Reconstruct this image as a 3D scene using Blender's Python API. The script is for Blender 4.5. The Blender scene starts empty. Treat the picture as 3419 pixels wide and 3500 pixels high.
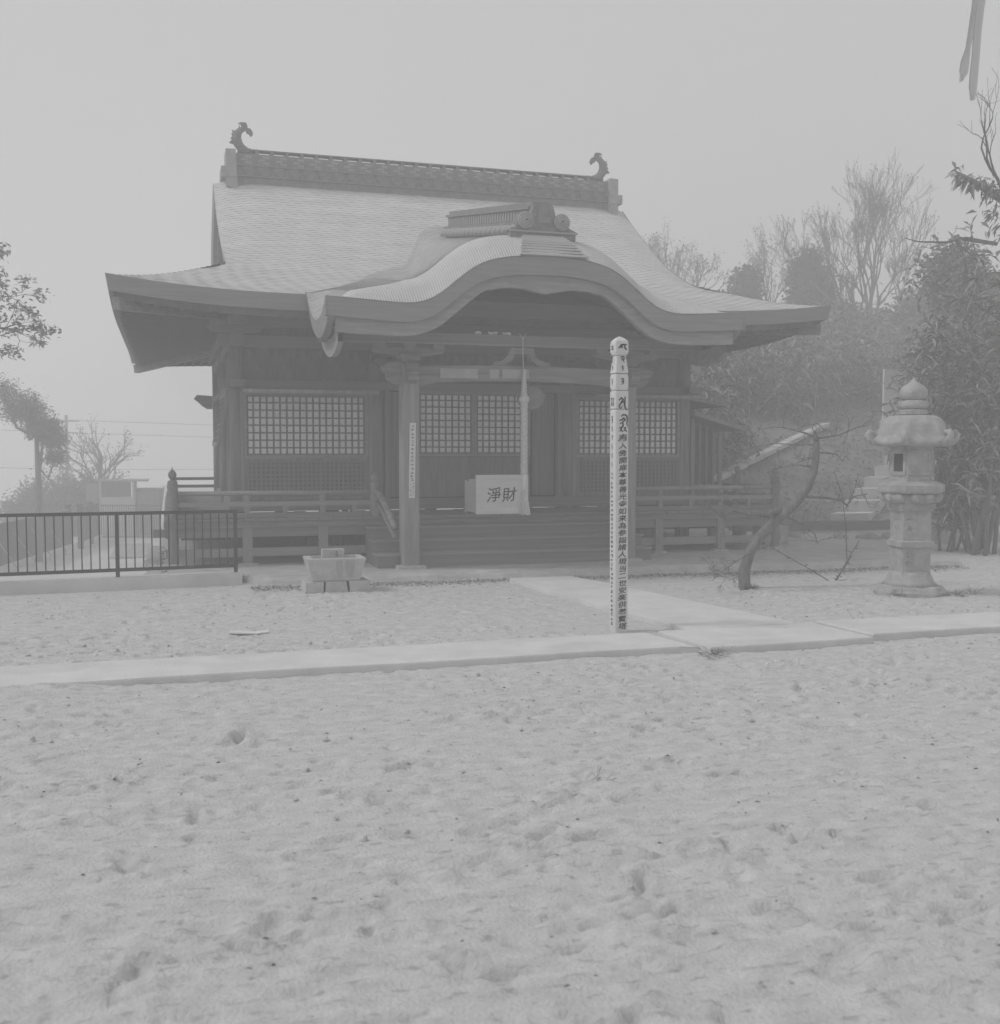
import bpy, math, random
import numpy as np
from mathutils import Vector, Matrix, Euler

# ------------------------------------------------------------------ camera, sky, light, exposure
scene = bpy.context.scene
col = scene.collection
RAD = math.radians
cam_data = bpy.data.cameras.new('camera')
cam = bpy.data.objects.new('camera', cam_data); col.objects.link(cam)
cam.location = (0, 0, 1.65)
cam.rotation_euler = (RAD(90 - 3.32), 0, RAD(-17.0))
cam_data.sensor_fit = 'HORIZONTAL'; cam_data.sensor_width = 58.25; cam_data.lens = 63.02
cam_data.clip_end = 3000; cam_data.clip_start = 0.05
cam_data.dof.use_dof = True; cam_data.dof.focus_distance = 13.0; cam_data.dof.aperture_fstop = 6.3
scene.camera = cam

SUN_EL, SUN_AZ = RAD(48), RAD(282)     # sun to the left, veiled by cloud
world = bpy.data.worlds.new('World'); scene.world = world; world.use_nodes = True
wn = world.node_tree.nodes; wl = world.node_tree.links
for n in list(wn): wn.remove(n)
sky = wn.new('ShaderNodeTexSky'); sky.sky_type = 'NISHITA'; sky.sun_disc = False
sky.sun_elevation = SUN_EL; sky.sun_rotation = SUN_AZ; sky.dust_density = 6; sky.air_density = 1.5
bw = wn.new('ShaderNodeRGBToBW'); mix = wn.new('ShaderNodeMix'); mix.data_type = 'RGBA'
mix.inputs[0].default_value = 0.86                       # a closed cloud deck evens the sky out
mix.inputs[7].default_value = (5.6, 5.6, 5.6, 1)
bg = wn.new('ShaderNodeBackground'); bg.inputs[1].default_value = 0.10
wo = wn.new('ShaderNodeOutputWorld')
wl.new(sky.outputs[0], bw.inputs[0]); wl.new(bw.outputs[0], mix.inputs[6])
wl.new(mix.outputs[2], bg.inputs[0]); wl.new(bg.outputs[0], wo.inputs[0])

sd = bpy.data.lights.new('sun', 'SUN'); sd.energy = 1.5; sd.angle = RAD(12); sd.color = (1, 1, 1)
sun = bpy.data.objects.new('sun', sd); col.objects.link(sun)
sun.rotation_euler = (RAD(90) - SUN_EL, 0, RAD(180) - SUN_AZ + RAD(0))
sv = Vector((math.sin(SUN_AZ) * math.cos(SUN_EL), math.cos(SUN_AZ) * math.cos(SUN_EL), math.sin(SUN_EL)))
sun.rotation_euler = sv.to_track_quat('Z', 'Y').to_euler()

vs = scene.view_settings
vs.view_transform = 'Standard'; vs.look = 'None'; vs.exposure = 0.0; vs.gamma = 1.0; vs.use_curve_mapping = False
scene.cycles.max_bounces = 8; scene.cycles.diffuse_bounces = 3; scene.cycles.volume_bounces = 4
scene.cycles.use_denoising = True

R = random.Random(11)
NR = np.random.default_rng(7)

# ------------------------------------------------------------------ materials (the film is black and white: all greys)
MATS = {}
def mat(name, v, var=.18, scale=(3, 3, 3), detail=5, bump=.15, bscale=None, rough=.85, wave=None, extra=None, spec=.2):
    m = bpy.data.materials.new(name); m.use_nodes = True
    nt = m.node_tree; b = nt.nodes['Principled BSDF']
    b.inputs['Roughness'].default_value = rough; b.inputs['Specular IOR Level'].default_value = spec
    tc = nt.nodes.new('ShaderNodeTexCoord'); mp = nt.nodes.new('ShaderNodeMapping')
    mp.inputs['Scale'].default_value = scale
    nz = nt.nodes.new('ShaderNodeTexNoise'); nz.inputs['Scale'].default_value = 1.0
    nz.inputs['Detail'].default_value = detail; nz.inputs['Roughness'].default_value = .62
    rp = nt.nodes.new('ShaderNodeValToRGB')
    lo, hi = v * (1 - var), v * (1 + var)
    rp.color_ramp.elements[0].position = .3; rp.color_ramp.elements[1].position = .7
    rp.color_ramp.elements[0].color = (lo, lo, lo, 1); rp.color_ramp.elements[1].color = (hi, hi, hi, 1)
    L = nt.links.new
    L(tc.outputs['Object'], mp.inputs[0]); L(mp.outputs[0], nz.inputs['Vector']); L(nz.outputs['Fac'], rp.inputs[0])
    out = rp.outputs[0]
    if extra:                                            # stains: (scale vector, threshold, factor, grey)
        m2 = nt.nodes.new('ShaderNodeMapping'); m2.inputs['Scale'].default_value = extra[0]
        n2 = nt.nodes.new('ShaderNodeTexNoise'); n2.inputs['Scale'].default_value = 1; n2.inputs['Detail'].default_value = 6
        r2 = nt.nodes.new('ShaderNodeValToRGB')
        r2.color_ramp.elements[0].position = extra[1]; r2.color_ramp.elements[1].position = min(1, extra[1] + .1)
        r2.color_ramp.elements[1].color = (extra[2],) * 3 + (1,)
        mx = nt.nodes.new('ShaderNodeMix'); mx.data_type = 'RGBA'; mx.inputs[7].default_value = (extra[3],) * 3 + (1,)
        L(tc.outputs['Object'], m2.inputs[0]); L(m2.outputs[0], n2.inputs['Vector']); L(n2.outputs['Fac'], r2.inputs[0])
        L(r2.outputs[0], mx.inputs[0]); L(out, mx.inputs[6]); out = mx.outputs[2]
    L(out, b.inputs['Base Color'])
    if bump:
        bp = nt.nodes.new('ShaderNodeBump'); bp.inputs['Strength'].default_value = bump; bp.inputs['Distance'].default_value = .02
        if wave:                                         # ribs along a UV direction: (scale)
            uvn = nt.nodes.new('ShaderNodeTexCoord'); wv = nt.nodes.new('ShaderNodeTexWave')
            wv.wave_profile = 'SAW'; wv.inputs['Scale'].default_value = wave; wv.inputs['Distortion'].default_value = .15
            L(uvn.outputs['UV'], wv.inputs['Vector']); L(wv.outputs['Fac'], bp.inputs['Height'])
        elif bscale:
            m3 = nt.nodes.new('ShaderNodeMapping'); m3.inputs['Scale'].default_value = bscale
            n3 = nt.nodes.new('ShaderNodeTexNoise'); n3.inputs['Scale'].default_value = 1; n3.inputs['Detail'].default_value = 6
            L(tc.outputs['Object'], m3.inputs[0]); L(m3.outputs[0], n3.inputs['Vector']); L(n3.outputs['Fac'], bp.inputs['Height'])
        else:
            L(nz.outputs['Fac'], bp.inputs['Height'])
        L(bp.outputs[0], b.inputs['Normal'])
    MATS[name] = m
    return m
mat('sand', .53, .14, (6, 10, 1), 9, .6, (60, 60, 60), .95, extra=((12, 26, 2), .575, .6, .29))
mat('sand_far', .48, .12, (.5, .5, .5), 8, .4, (14, 14, 14), .95)
mat('concrete', .61, .09, (3, 3, 3), 8, .25, (60, 60, 60), .9, extra=((1.1, 1.6, 1.1), .56, .35, .46))
mat('podium', .44, .18, (3, 3, 3), 8, .6, (25, 25, 25), .95)
mat('hill_soil', .20, .35, (1.2, 1.2, 1.2), 9, .7, (14, 14, 14), .95)
mat('stone', .36, .22, (9, 9, 9), 9, .55, (45, 45, 45), .95, extra=((3, 3, 5), .55, .5, .22))
mat('slab_pale', .58, .08, (4, 4, 4), 7, .2, (40, 40, 40), .9)
mat('granite', .46, .14, (14, 14, 14), 8, .4, (70, 70, 70), .95)
mat('damp', .36, .2, (12, 12, 3), 6, .2)
mat('granite_wet', .25, .3, (12, 12, 3), 6, .2)
mat('rock', .40, .25, (5, 5, 5), 8, .6, (20, 20, 20), .95)
mat('wood_h', .20, .30, (2, 14, 22), 6, .25)
mat('wood_v', .20, .30, (16, 16, 1.6), 6, .25)
mat('wood_d', .20, .30, (16, 2, 16), 6, .25)
mat('wood_light', .27, .25, (2.5, 12, 20), 6, .25)
mat('wood_lightv', .25, .25, (16, 16, 1.6), 6, .25)
mat('wood_dark', .125, .3, (5, 5, 5), 5, .2)
mat('soffit', .12, .3, (4, 4, 4), 5, .2)
mat('deep_shade', .03, .3, (4, 4, 4), 4, 0)  # near-black that paints in shade: under the floor, indoors, lantern opening
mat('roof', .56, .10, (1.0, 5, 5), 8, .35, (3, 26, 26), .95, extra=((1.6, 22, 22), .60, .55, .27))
mat('roof_flank_shaded', .40, .16, (4, 9, 9), 8, .9, (9, 30, 30), .95, extra=((6, 20, 20), .58, .5, .22))  # darker grey puts the flank's shading into the colour, strong bump for roughness
mat('roof_rib', .54, .10, (2, 2, 2), 6, .2, rough=.95)
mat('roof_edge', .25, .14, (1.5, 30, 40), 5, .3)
mat('roof_edge_light', .25, .14, (2, 2, 30), 5, .3)
mat('tile', .21, .22, (10, 10, 10), 6, .35, (30, 30, 30), .75)
mat('tile_light', .33, .16, (10, 10, 10), 6, .3)
mat('bronze', .17, .25, (12, 12, 12), 6, .4)
mat('paper_panel', .92, .06, (2, 2, 2), 3, 0)
mat('paper', .66, .05, (6, 6, 6), 3, 0)
mat('paper_old', .36, .15, (6, 6, 6), 4, 0)
mat('ink', .03, .2, (8, 8, 8), 3, 0)
mat('ink_soft', .14, .2, (8, 8, 8), 3, 0)
mat('new_wood', .62, .07, (22, 22, 1.6), 6, .15)
mat('box_wood', .80, .08, (2, 10, 16), 6, .15)
mat('rope', .55, .15, (30, 30, 30), 4, .3)
mat('iron', .035, .3, (10, 10, 10), 3, .05, rough=.6)
mat('black_sheet', .015, .3, (14, 14, 1), 4, .1, rough=.7)
mat('shed_light', .50, .08, (3, 3, 3), 5, .1)
mat('shed_grey', .26, .15, (20, 3, 2), 5, .3)
mat('shed_dark', .14, .2, (6, 6, 2), 5, .1)
mat('bark', .16, .35, (18, 18, 5), 8, .9, (30, 30, 8), .95)
mat('bark_light', .22, .3, (14, 14, 4), 8, .6)
mat('twig', .10, .3, (8, 8, 8), 3, 0)
def leafmat(name, v, var):
    m = bpy.data.materials.new(name); m.use_nodes = True
    nt = m.node_tree; b = nt.nodes['Principled BSDF']; b.inputs['Roughness'].default_value = .55
    b.inputs['Specular IOR Level'].default_value = .35
    oi = nt.nodes.new('ShaderNodeNewGeometry'); rp = nt.nodes.new('ShaderNodeValToRGB')
    a, c = v * (1 - var), v * (1 + var)
    rp.color_ramp.elements[0].color = (a, a, a, 1); rp.color_ramp.elements[1].color = (c, c, c, 1)
    nt.links.new(oi.outputs['Random Per Island'], rp.inputs[0]); nt.links.new(rp.outputs[0], b.inputs['Base Color'])
    MATS[name] = m
leafmat('strap', .62, .1); leafmat('leaf_dark', .075, .5); leafmat('leaf_mid', .15, .6); leafmat('leaf_sasa', .17, .9); leafmat('leaf_dry', .38, .6)
leafmat('leaf_far', .13, .4); leafmat('leaf_pale', .36, .4); leafmat('needle', .11, .4); leafmat('leaf_long', .20, .7)

# ------------------------------------------------------------------ helpers
class MB:
    def __init__(s): s.v = []; s.f = []; s.uv = None
    def add(s, vs, fs):
        o = len(s.v); s.v.extend([tuple(p) for p in vs]); s.f.extend([tuple(i + o for i in f) for f in fs]); return s
    def box(s, x0, x1, y0, y1, z0, z1):
        return s.add([(x0, y0, z0), (x1, y0, z0), (x1, y1, z0), (x0, y1, z0), (x0, y0, z1), (x1, y0, z1), (x1, y1, z1), (x0, y1, z1)],
                     [(3, 2, 1, 0), (4, 5, 6, 7), (0, 1, 5, 4), (1, 2, 6, 5), (2, 3, 7, 6), (3, 0, 4, 7)])
    def obox(s, c, size, rot):                           # oriented box
        M = Euler(rot).to_matrix(); hx, hy, hz = (k / 2 for k in size); c = Vector(c)
        vs = [c + M @ Vector((sx * hx, sy * hy, sz * hz)) for sz in (-1, 1) for sx, sy in ((-1, -1), (1, -1), (1, 1), (-1, 1))]
        return s.add(vs, [(3, 2, 1, 0), (4, 5, 6, 7), (0, 1, 5, 4), (1, 2, 6, 5), (2, 3, 7, 6), (3, 0, 4, 7)])
    def bar(s, a, b, w, h):                              # square bar from a to b
        a, b = Vector(a), Vector(b); d = (b - a).normalized()
        up = Vector((0, 0, 1)) if abs(d.z) < .95 else Vector((0, 1, 0))
        x = d.cross(up).normalized() * w / 2; y = x.cross(d).normalized() * h / 2
        vs = [p + sx * x + sy * y for p in (a, b) for sx, sy in ((-1, -1), (1, -1), (1, 1), (-1, 1))]
        return s.add(vs, [(3, 2, 1, 0), (4, 5, 6, 7), (0, 1, 5, 4), (1, 2, 6, 5), (2, 3, 7, 6), (3, 0, 4, 7)])
    def tube(s, pts, rad, n=6, cap=True):
        pts = [Vector(p) for p in pts]; k = len(pts)
        if not hasattr(rad, '__len__'): rad = [rad] * k
        rings = []; prev = None
        for i, p in enumerate(pts):
            d = (pts[min(i + 1, k - 1)] - pts[max(i - 1, 0)]).normalized()
            u = prev - d * prev.dot(d) if prev is not None else d.cross(Vector((0.13, .31, .94)))
            if u.length < 1e-4: u = d.orthogonal()
            u.normalize(); prev = u; w = d.cross(u)
            rings.append([p + rad[i] * (math.cos(2 * math.pi * j / n) * u + math.sin(2 * math.pi * j / n) * w) for j in range(n)])
        vs = [q for r in rings for q in r]
        fs = [(i * n + j, i * n + (j + 1) % n, (i + 1) * n + (j + 1) % n, (i + 1) * n + j) for i in range(k - 1) for j in range(n)]
        if cap: fs += [tuple(range(n - 1, -1, -1)), tuple((k - 1) * n + j for j in range(n))]
        return s.add(vs, fs)
    def lathe(s, c, prof, n=20, rot=0, sy=1):            # prof: (radius, z) from bottom to top
        vs = []; fs = []
        for r, z in prof:
            for j in range(n):
                a = rot + 2 * math.pi * j / n
                vs.append((c[0] + r * math.cos(a), c[1] + sy * r * math.sin(a), c[2] + z))
        m = len(prof)
        for i in range(m - 1):
            for j in range(n): fs.append((i * n + j, i * n + (j + 1) % n, (i + 1) * n + (j + 1) % n, (i + 1) * n + j))
        fs.append(tuple(range(n - 1, -1, -1))); fs.append(tuple((m - 1) * n + j for j in range(n)))
        return s.add(vs, fs)
    def prism(s, poly, axis, a, b):                      # polygon in the plane normal to axis, between a and b
        n = len(poly)
        def P(q, t): return (t, q[0], q[1]) if axis == 'x' else (q[0], t, q[1]) if axis == 'y' else (q[0], q[1], t)
        vs = [P(q, a) for q in poly] + [P(q, b) for q in poly]
        return s.add(vs, [tuple(range(n - 1, -1, -1)), tuple(range(n, 2 * n))] + [(i, (i + 1) % n, n + (i + 1) % n, n + i) for i in range(n)])
    def grid(s, rows):                                   # rows of equal length
        m, n = len(rows), len(rows[0]); vs = [p for r in rows for p in r]
        return s.add(vs, [(i * n + j, i * n + j + 1, (i + 1) * n + j + 1, (i + 1) * n + j) for i in range(m - 1) for j in range(n - 1)])
    def build(s, name, m, parent=None, smooth=False, kind=None):
        root = parent
        off = Vector((0, 0, 0))
        while root is not None:
            off += root.location; root = root.parent
        v = np.array(s.v, dtype=np.float64).reshape(-1, 3) - np.array(off)
        me = bpy.data.meshes.new(name); me.from_pydata(v.tolist(), [], s.f)
        if smooth: me.polygons.foreach_set('use_smooth', [True] * len(me.polygons))
        me.materials.append(MATS[m]); me.update()
        o = bpy.data.objects.new(name, me); col.objects.link(o); o.parent = parent
        if kind: o['kind'] = kind
        return o
def thing(name, label, cat, loc, group=None):
    o = bpy.data.objects.new(name, None); o.empty_display_size = .2; col.objects.link(o)
    o.location = loc; o['label'] = label; o['category'] = cat
    if group: o['group'] = group
    return o
def tag(o, label, cat, group=None):
    o['label'] = label; o['category'] = cat
    if group: o['group'] = group
    return o
UNIT = {}
def unit(name, m):
    if (name, m) not in UNIT:
        b = MB().box(-.5, .5, -.5, .5, -.5, .5)
        me = bpy.data.meshes.new(name); me.from_pydata(b.v, [], b.f); me.materials.append(MATS[m]); UNIT[(name, m)] = me
    return UNIT[(name, m)]
def place(name, me, parent, c, size=(1, 1, 1), rot=(0, 0, 0)):
    off = Vector((0, 0, 0)); r = parent
    while r is not None: off += r.location; r = r.parent
    o = bpy.data.objects.new(name, me); col.objects.link(o); o.parent = parent
    o.location = Vector(c) - off; o.scale = size; o.rotation_euler = rot
    return o
def piece(name, m, parent, c, size, rot=(0, 0, 0)): return place(name, unit(name, m), parent, c, size, rot)
def tobox(name, m, parent, x0, x1, y0, y1, z0, z1):
    return piece(name, m, parent, ((x0 + x1) / 2, (y0 + y1) / 2, (z0 + z1) / 2), (x1 - x0, y1 - y0, z1 - z0))

_tab = np.random.default_rng(3).random((256, 256))
def vn(x, y):
    xi = np.floor(x).astype(int); yi = np.floor(y).astype(int); fx = x - xi; fy = y - yi
    fx = fx * fx * (3 - 2 * fx); fy = fy * fy * (3 - 2 * fy)
    a = _tab[xi & 255, yi & 255]; b = _tab[(xi + 1) & 255, yi & 255]; c = _tab[xi & 255, (yi + 1) & 255]; d = _tab[(xi + 1) & 255, (yi + 1) & 255]
    return (a * (1 - fx) + b * fx) * (1 - fy) + (c * (1 - fx) + d * fx) * fy
def fbm(x, y, oct=4, g=.5):
    t = 0; a = 1; s = 0
    for k in range(oct):
        t = t + a * (vn(x * 2 ** k + 17.3 * k, y * 2 ** k + 5.1 * k) - .5); s += a; a *= g
    return t / s

def mesh_np(name, V, F, m, parent=None, kind=None, smooth=False, off=(0, 0, 0)):
    V = np.asarray(V, dtype=np.float32) - np.array(off, dtype=np.float32); F = np.asarray(F, dtype=np.int32)
    me = bpy.data.meshes.new(name); k = F.shape[1]
    me.vertices.add(len(V)); me.vertices.foreach_set('co', V.ravel())
    me.loops.add(F.size); me.loops.foreach_set('vertex_index', F.ravel())
    me.polygons.add(len(F)); me.polygons.foreach_set('loop_start', np.arange(0, F.size, k, dtype=np.int32))
    me.polygons.foreach_set('loop_total', np.full(len(F), k, dtype=np.int32))
    me.update(calc_edges=True); me.validate()
    if smooth: me.polygons.foreach_set('use_smooth', np.ones(len(F), dtype=bool))
    me.materials.append(MATS[m])
    o = bpy.data.objects.new(name, me); col.objects.link(o); o.parent = parent
    if kind: o['kind'] = kind
    return o
def leaves(pts, dirs, length, width, droop=.25, rng=NR):
    """bent narrow leaves: two quads each, from pts along dirs"""
    pts = np.asarray(pts, float); d = np.asarray(dirs, float); n = len(pts)
    d = d / (np.linalg.norm(d, axis=1, keepdims=True) + 1e-9)
    L = length * (0.6 + .8 * rng.random((n, 1))); W = width * (.6 + .8 * rng.random((n, 1)))
    r = rng.normal(size=(n, 3)); s = np.cross(d, r); s /= (np.linalg.norm(s, axis=1, keepdims=True) + 1e-9)
    mid = pts + d * L * .5; tip = pts + d * L + np.array([0, 0, -1.]) * L * droop
    V = np.stack([pts, mid - s * W / 2, mid + s * W / 2, tip], 1).reshape(-1, 3)
    b = np.arange(n)[:, None] * 4
    F = np.concatenate([b + np.array([[0, 1, 3, 2]])], 0)
    return V, F

# ------------------------------------------------------------------ the ground
XS = np.unique(np.concatenate([np.linspace(-400, -12, 24), np.linspace(-12, -2.6, 24), np.linspace(-2.6, 11.2, 560), np.linspace(11.2, 30, 60), np.linspace(30, 400, 24), [-.35, -.2]]))
YS = np.unique(np.concatenate([np.linspace(-60, 1.2, 16), np.linspace(1.2, 6, 260), np.linspace(6, 13.7, 330), [13.93, 14.05], np.linspace(14.1, 30, 40), np.linspace(30, 60, 40), np.linspace(60, 400, 40)]))
GX, GY = np.meshgrid(XS, YS)
near = np.clip((14.2 - GY) / 2.5, 0, 1) * np.clip((GX + 3.5), 0, 1) * np.clip((13 - GX) / 2, 0, 1)
z = .030 * fbm(GX * .7, GY * .7, 3)
c1 = fbm(GX * 2.6, GY * 4.0, 4, .6); z += .026 * c1
patch = np.clip(fbm(GX * .7 + 9, GY * 1.1 + 4, 4) * 4.2 + .42, 0, 1)
c2 = fbm(GX * 9 + 3, GY * 12, 3, .6); z += .036 * c2 * (.08 + .92 * patch)
c3 = np.clip(fbm(GX * 11, GY * 17 + 8, 3) - .17, 0, 1); z -= .24 * c3 * (.12 + .88 * patch)
rp = np.random.default_rng(21)
for k in range(900):                                     # footprints and scuffs pressed into the sand
    px, py = rp.uniform(-2.4, 8.5), rp.uniform(2.6, 13.0)
    if 7.7 < py < 8.8: continue
    a = rp.uniform(0, 3.14); l, w = rp.uniform(.035, .13), rp.uniform(.022, .05); dp = rp.uniform(.006, .036)
    if 2 < px < 5.5 and py > 8.5: dp *= .5
    iy = np.where((YS > py - .4) & (YS < py + .4))[0]; ix = np.where((XS > px - .4) & (XS < px + .4))[0]
    if not len(iy) or not len(ix): continue
    sx = GX[iy[0]:iy[-1] + 1, ix[0]:ix[-1] + 1] - px; sy = GY[iy[0]:iy[-1] + 1, ix[0]:ix[-1] + 1] - py
    q = ((sx * math.cos(a) + sy * math.sin(a)) / l) ** 2 + ((-sx * math.sin(a) + sy * math.cos(a)) / w) ** 2
    q = q * (1 + 1.7 * fbm((sx + px) * 13, (sy + py) * 13, 3)) ** 2
    z[iy[0]:iy[-1] + 1, ix[0]:ix[-1] + 1] += -dp * np.exp(-q ** 2) + dp * .4 * np.exp(-(np.sqrt(q) - 1.5) ** 2 * 5)
z *= near
z -= .055 * np.exp(-((GY - (13.30 + (GX + 4.2) * .0835 - .17)) / .05) ** 2) * np.clip((.85 - GX) / .05, 0, 1)    # groove added to draw a dark line along the fence kerb
z *= np.where((GX > 3.9) & (GX < 6.2) & (GY > 8) & (GY < 13), .35, 1)
z += .055 * np.exp(-((GY - 7.82) / .16) ** 2) * np.clip((-.3 - GX) / .5, 0, 1)    # sand drifted over the path's end
low = np.clip((GY - 13.93) / .12, 0, 1) * np.clip((-.2 - GX) / .15, 0, 1)
z = z * (1 - low) - 2.0 * low + low * .1 * fbm(GX * .4, GY * .4, 3)
z -= np.clip(GY - 52, 0, 400) * .16 * np.clip((30 - GX) / 20, 0, 1)                # the land falls away beyond the sheds
nx, ny = len(XS), len(YS)
V = np.stack([GX, GY, z], -1).reshape(-1, 3)
ii = (np.arange(ny - 1)[:, None] * nx + np.arange(nx - 1)[None]).ravel()
g = mesh_np('ground', V, np.stack([ii, ii + 1, ii + nx + 1, ii + nx], 1), 'sand', kind='structure', smooth=True)

# hillside behind on the right
hx = np.linspace(10.2, 90, 140); hy = np.linspace(18.6, 75, 110); HX, HY = np.meshgrid(hx, hy)
def hill_h(X, Y):
    X = np.asarray(X, float); Y = np.asarray(Y, float)
    b = np.clip(Y - 19.4 + .5 * np.clip(X - 22, 0, 50), 0, None)
    h = 8.4 * (1 - np.exp(-(b * .5) / 8.4 * .93))
    h = h * np.clip((X - 9.6) / 1.6, 0, 1) ** .8
    return h
HZ = hill_h(HX, HY) + .16 * fbm(HX * .8, HY * .8, 4) * np.clip((HY - 19.4), 0, 1) - .03
HZ[:, 0] = -.4; HZ[0, :] = -.4
V = np.stack([HX, HY, HZ], -1).reshape(-1, 3); n1 = len(hx)
ii = (np.arange(len(hy) - 1)[:, None] * n1 + np.arange(n1 - 1)[None]).ravel()
mesh_np('hillside', V, np.stack([ii, ii + 1, ii + n1 + 1, ii + n1], 1), 'hill_soil', kind='structure', smooth=True)

# paths: poured slabs with real joints between them
def slab(name, poly, z0, z1, m, parent):
    b = MB(); n = len(poly); e = .012
    cx = sum(p[0] for p in poly) / n; cy = sum(p[1] for p in poly) / n
    top = [(p[0] + (cx - p[0]) * .006, p[1] + (cy - p[1]) * .012, z1) for p in poly]
    mid = [(p[0], p[1], z1 - e) for p in poly]; bot = [(p[0], p[1], z0) for p in poly]
    b.add(top + mid + bot, [tuple(range(n))] + [(n + i, n + (i + 1) % n, (i + 1) % n, i) for i in range(n)] + [(2 * n + i, 2 * n + (i + 1) % n, n + (i + 1) % n, n + i) for i in range(n)])
    return b.build(name, m, parent)
def edge(y, x0, x1, k=9, amp=.012, rev=False):
    xs = np.linspace(x0, x1, k); p = [(x, y + amp * math.sin(x * 2.3) + R.uniform(-amp, amp)) for x in xs]
    return p[::-1] if rev else p
path = slab('path', [(-7, 7.92)] + edge(7.90, -1, 3.95, 12) + [(4.09, 7.84), (3.98, 8.60)] + edge(8.62, 3.6, -7, 12), -.12, .05, 'concrete', None)
path['kind'] = 'structure'
slab('slab', edge(7.80, 4.17, 5.72, 6) + [(5.66, 8.66)] + edge(8.64, 5.4, 4.10, 5), -.12, .052, 'concrete', path)
slab('slab', edge(7.93, 5.80, 13, 9) + [(13, 8.75)] + edge(8.70, 12, 5.74, 9), -.12, .054, 'concrete', path)
slab('slab', [(4.39, 8.645), (5.50, 8.68), (5.25, 10.1), (4.93, 12.2), (4.80, 12.72), (4.02, 12.74), (4.12, 11.3)], -.12, .058, 'concrete', path)

# ------------------------------------------------------------------ the temple hall
XC, YW, YE, YK, YP, YV = 4.66, 16.57, 15.0, 13.14, 14.26, 15.28
YB = 19.69; ZP = .05
pb = MB()
rows = []
for i, x in enumerate(np.linspace(-.12, 10.8, 60)):
    yf = (13.42 if x > .88 else 13.95) - .05 * (x + .1) + .05 * math.sin(x * 2.1) + R.uniform(-.03, .03)
    rows.append([(x, yf - .13, -.06), (x, yf - .05, .055 + R.uniform(-.02, .012)), (x, yf + .03, .098 + R.uniform(-.012, .006)), (x, yf + .2, .09), (x, yf + .5, ZP), (x, 25.6, ZP), (x, 25.7, -.3)])
pb.grid(rows); podium = pb.build('podium', 'podium', None, smooth=False); podium['kind'] = 'structure'
pl = MB().add([(-.12, 13.4, -2.3), (-.12, 25.7, -2.3), (-.12, 25.7, ZP), (-.12, 13.4, ZP)], [(0, 1, 2, 3)])
T = thing('temple_hall', 'weathered wooden temple hall with curved shingled roof and undulating porch gable', 'temple', (XC, YW, ZP))

def lift(a, d, k=.17):
    return k * max(0., 1 - a / 2.7) ** 2.3 * max(0., 1 - d / 2.2) ** 1.5
def prof(d): return 3.74 + .33 * d + .0499 * d * d
HX_, HY_ = 5.41, 4.69
def zfront(dx, d, k=.17):
    z = prof(d) + lift(HX_ - abs(dx), d, k)
    if d > 1.2:
        t = max(0, (abs(dx) - 3.05) / .8); z -= .13 * t * t * min(1, (d - 1.2) / 1.5)
    return z
courses = np.linspace(0, HY_ - .02, 62)
def vergex(d): return HX_ - d if d < 1.6 else 3.85 - .04 * max(0., 1 - (d - 1.6) / 2)
def slope(sgn, k):
    rows = []; N = 96
    for i in range(len(courses) - 1):
        for d, t in ((courses[i], .010), (courses[i + 1], .002)):
            w = vergex(d); r = []
            for j in range(N + 1):
                dx = -w + 2 * w * j / N
                jit = .007 * math.sin(i * 7.1 + j * 1.7) * math.sin(j * .63 + i)
                r.append((XC + dx, YB - sgn * (HY_ - d) - sgn * jit * (d > 0), zfront(dx, d, k) + t))
            rows.append(r if sgn > 0 else r[::-1])
    return rows
roof = MB().grid(slope(1, .17)).build('roof', 'roof', T)
MB().grid(slope(-1, -.08)).build('rear_slope', 'roof', roof)
for s in (-1, 1):                                        # side slopes under the gables
    rows = []; cs = np.linspace(0, 2.0, 27)
    for i in range(len(cs) - 1):
        for d, t in ((cs[i], .016), (cs[i + 1], .002)):
            w = HY_ - d - max(0., d - 1.5) * 1.3
            r = []
            for j in range(61):
                dy = -w + 2 * w * j / 60; k = .17 if dy < 0 else -.08
                r.append((XC + s * (HX_ - d), YB + dy, prof(d) + lift(HY_ - abs(dy), d, k) + t))
            rows.append(r if s < 0 else r[::-1])
    b = MB().grid(rows if s > 0 else rows); b.build('side_slope', 'roof', roof)
# gables: verge edges, bargeboards and the boarded triangle
for s in (-1, 1):
    ds = [1.5 + (HY_ - 1.5) * k / 14 for k in range(15)]
    pth = [(XC + s * vergex(d), YB - (HY_ - d), zfront(vergex(d), d)) for d in ds]
    pth += [(p[0], 2 * YB - p[1], p[2]) for p in pth[::-1][1:]]
    r0 = [(x, y, z + .016) for x, y, z in pth]; r1 = [(x - s * .03, y, z - .20) for x, y, z in pth]; r2 = [(x - s * .6, y, z - .2) for x, y, z in pth]
    MB().grid([r0, r1, r2]).build('verge', 'roof_edge', roof)
    q0 = [(x - s * .10, y, z - .20) for x, y, z in pth]; q1 = [(x - s * .10, y, z - .46) for x, y, z in pth]
    q2 = [(x - s * .17, y, z - .46) for x, y, z in pth]; q3 = [(x - s * .17, y, z - .20) for x, y, z in pth]
    MB().grid([q0, q1, q2, q3]).build('bargeboard', 'wood_h', roof)
    gx = XC + s * 3.46
    poly = [(YB - 3.2, 4.2)] + [(p[1], p[2] - .15) for p in pth] + [(YB + 3.2, 4.2)]
    MB().prism(poly, 'x', gx, gx - s * .06).build('gable_boarding', 'wood_v', roof)
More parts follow.
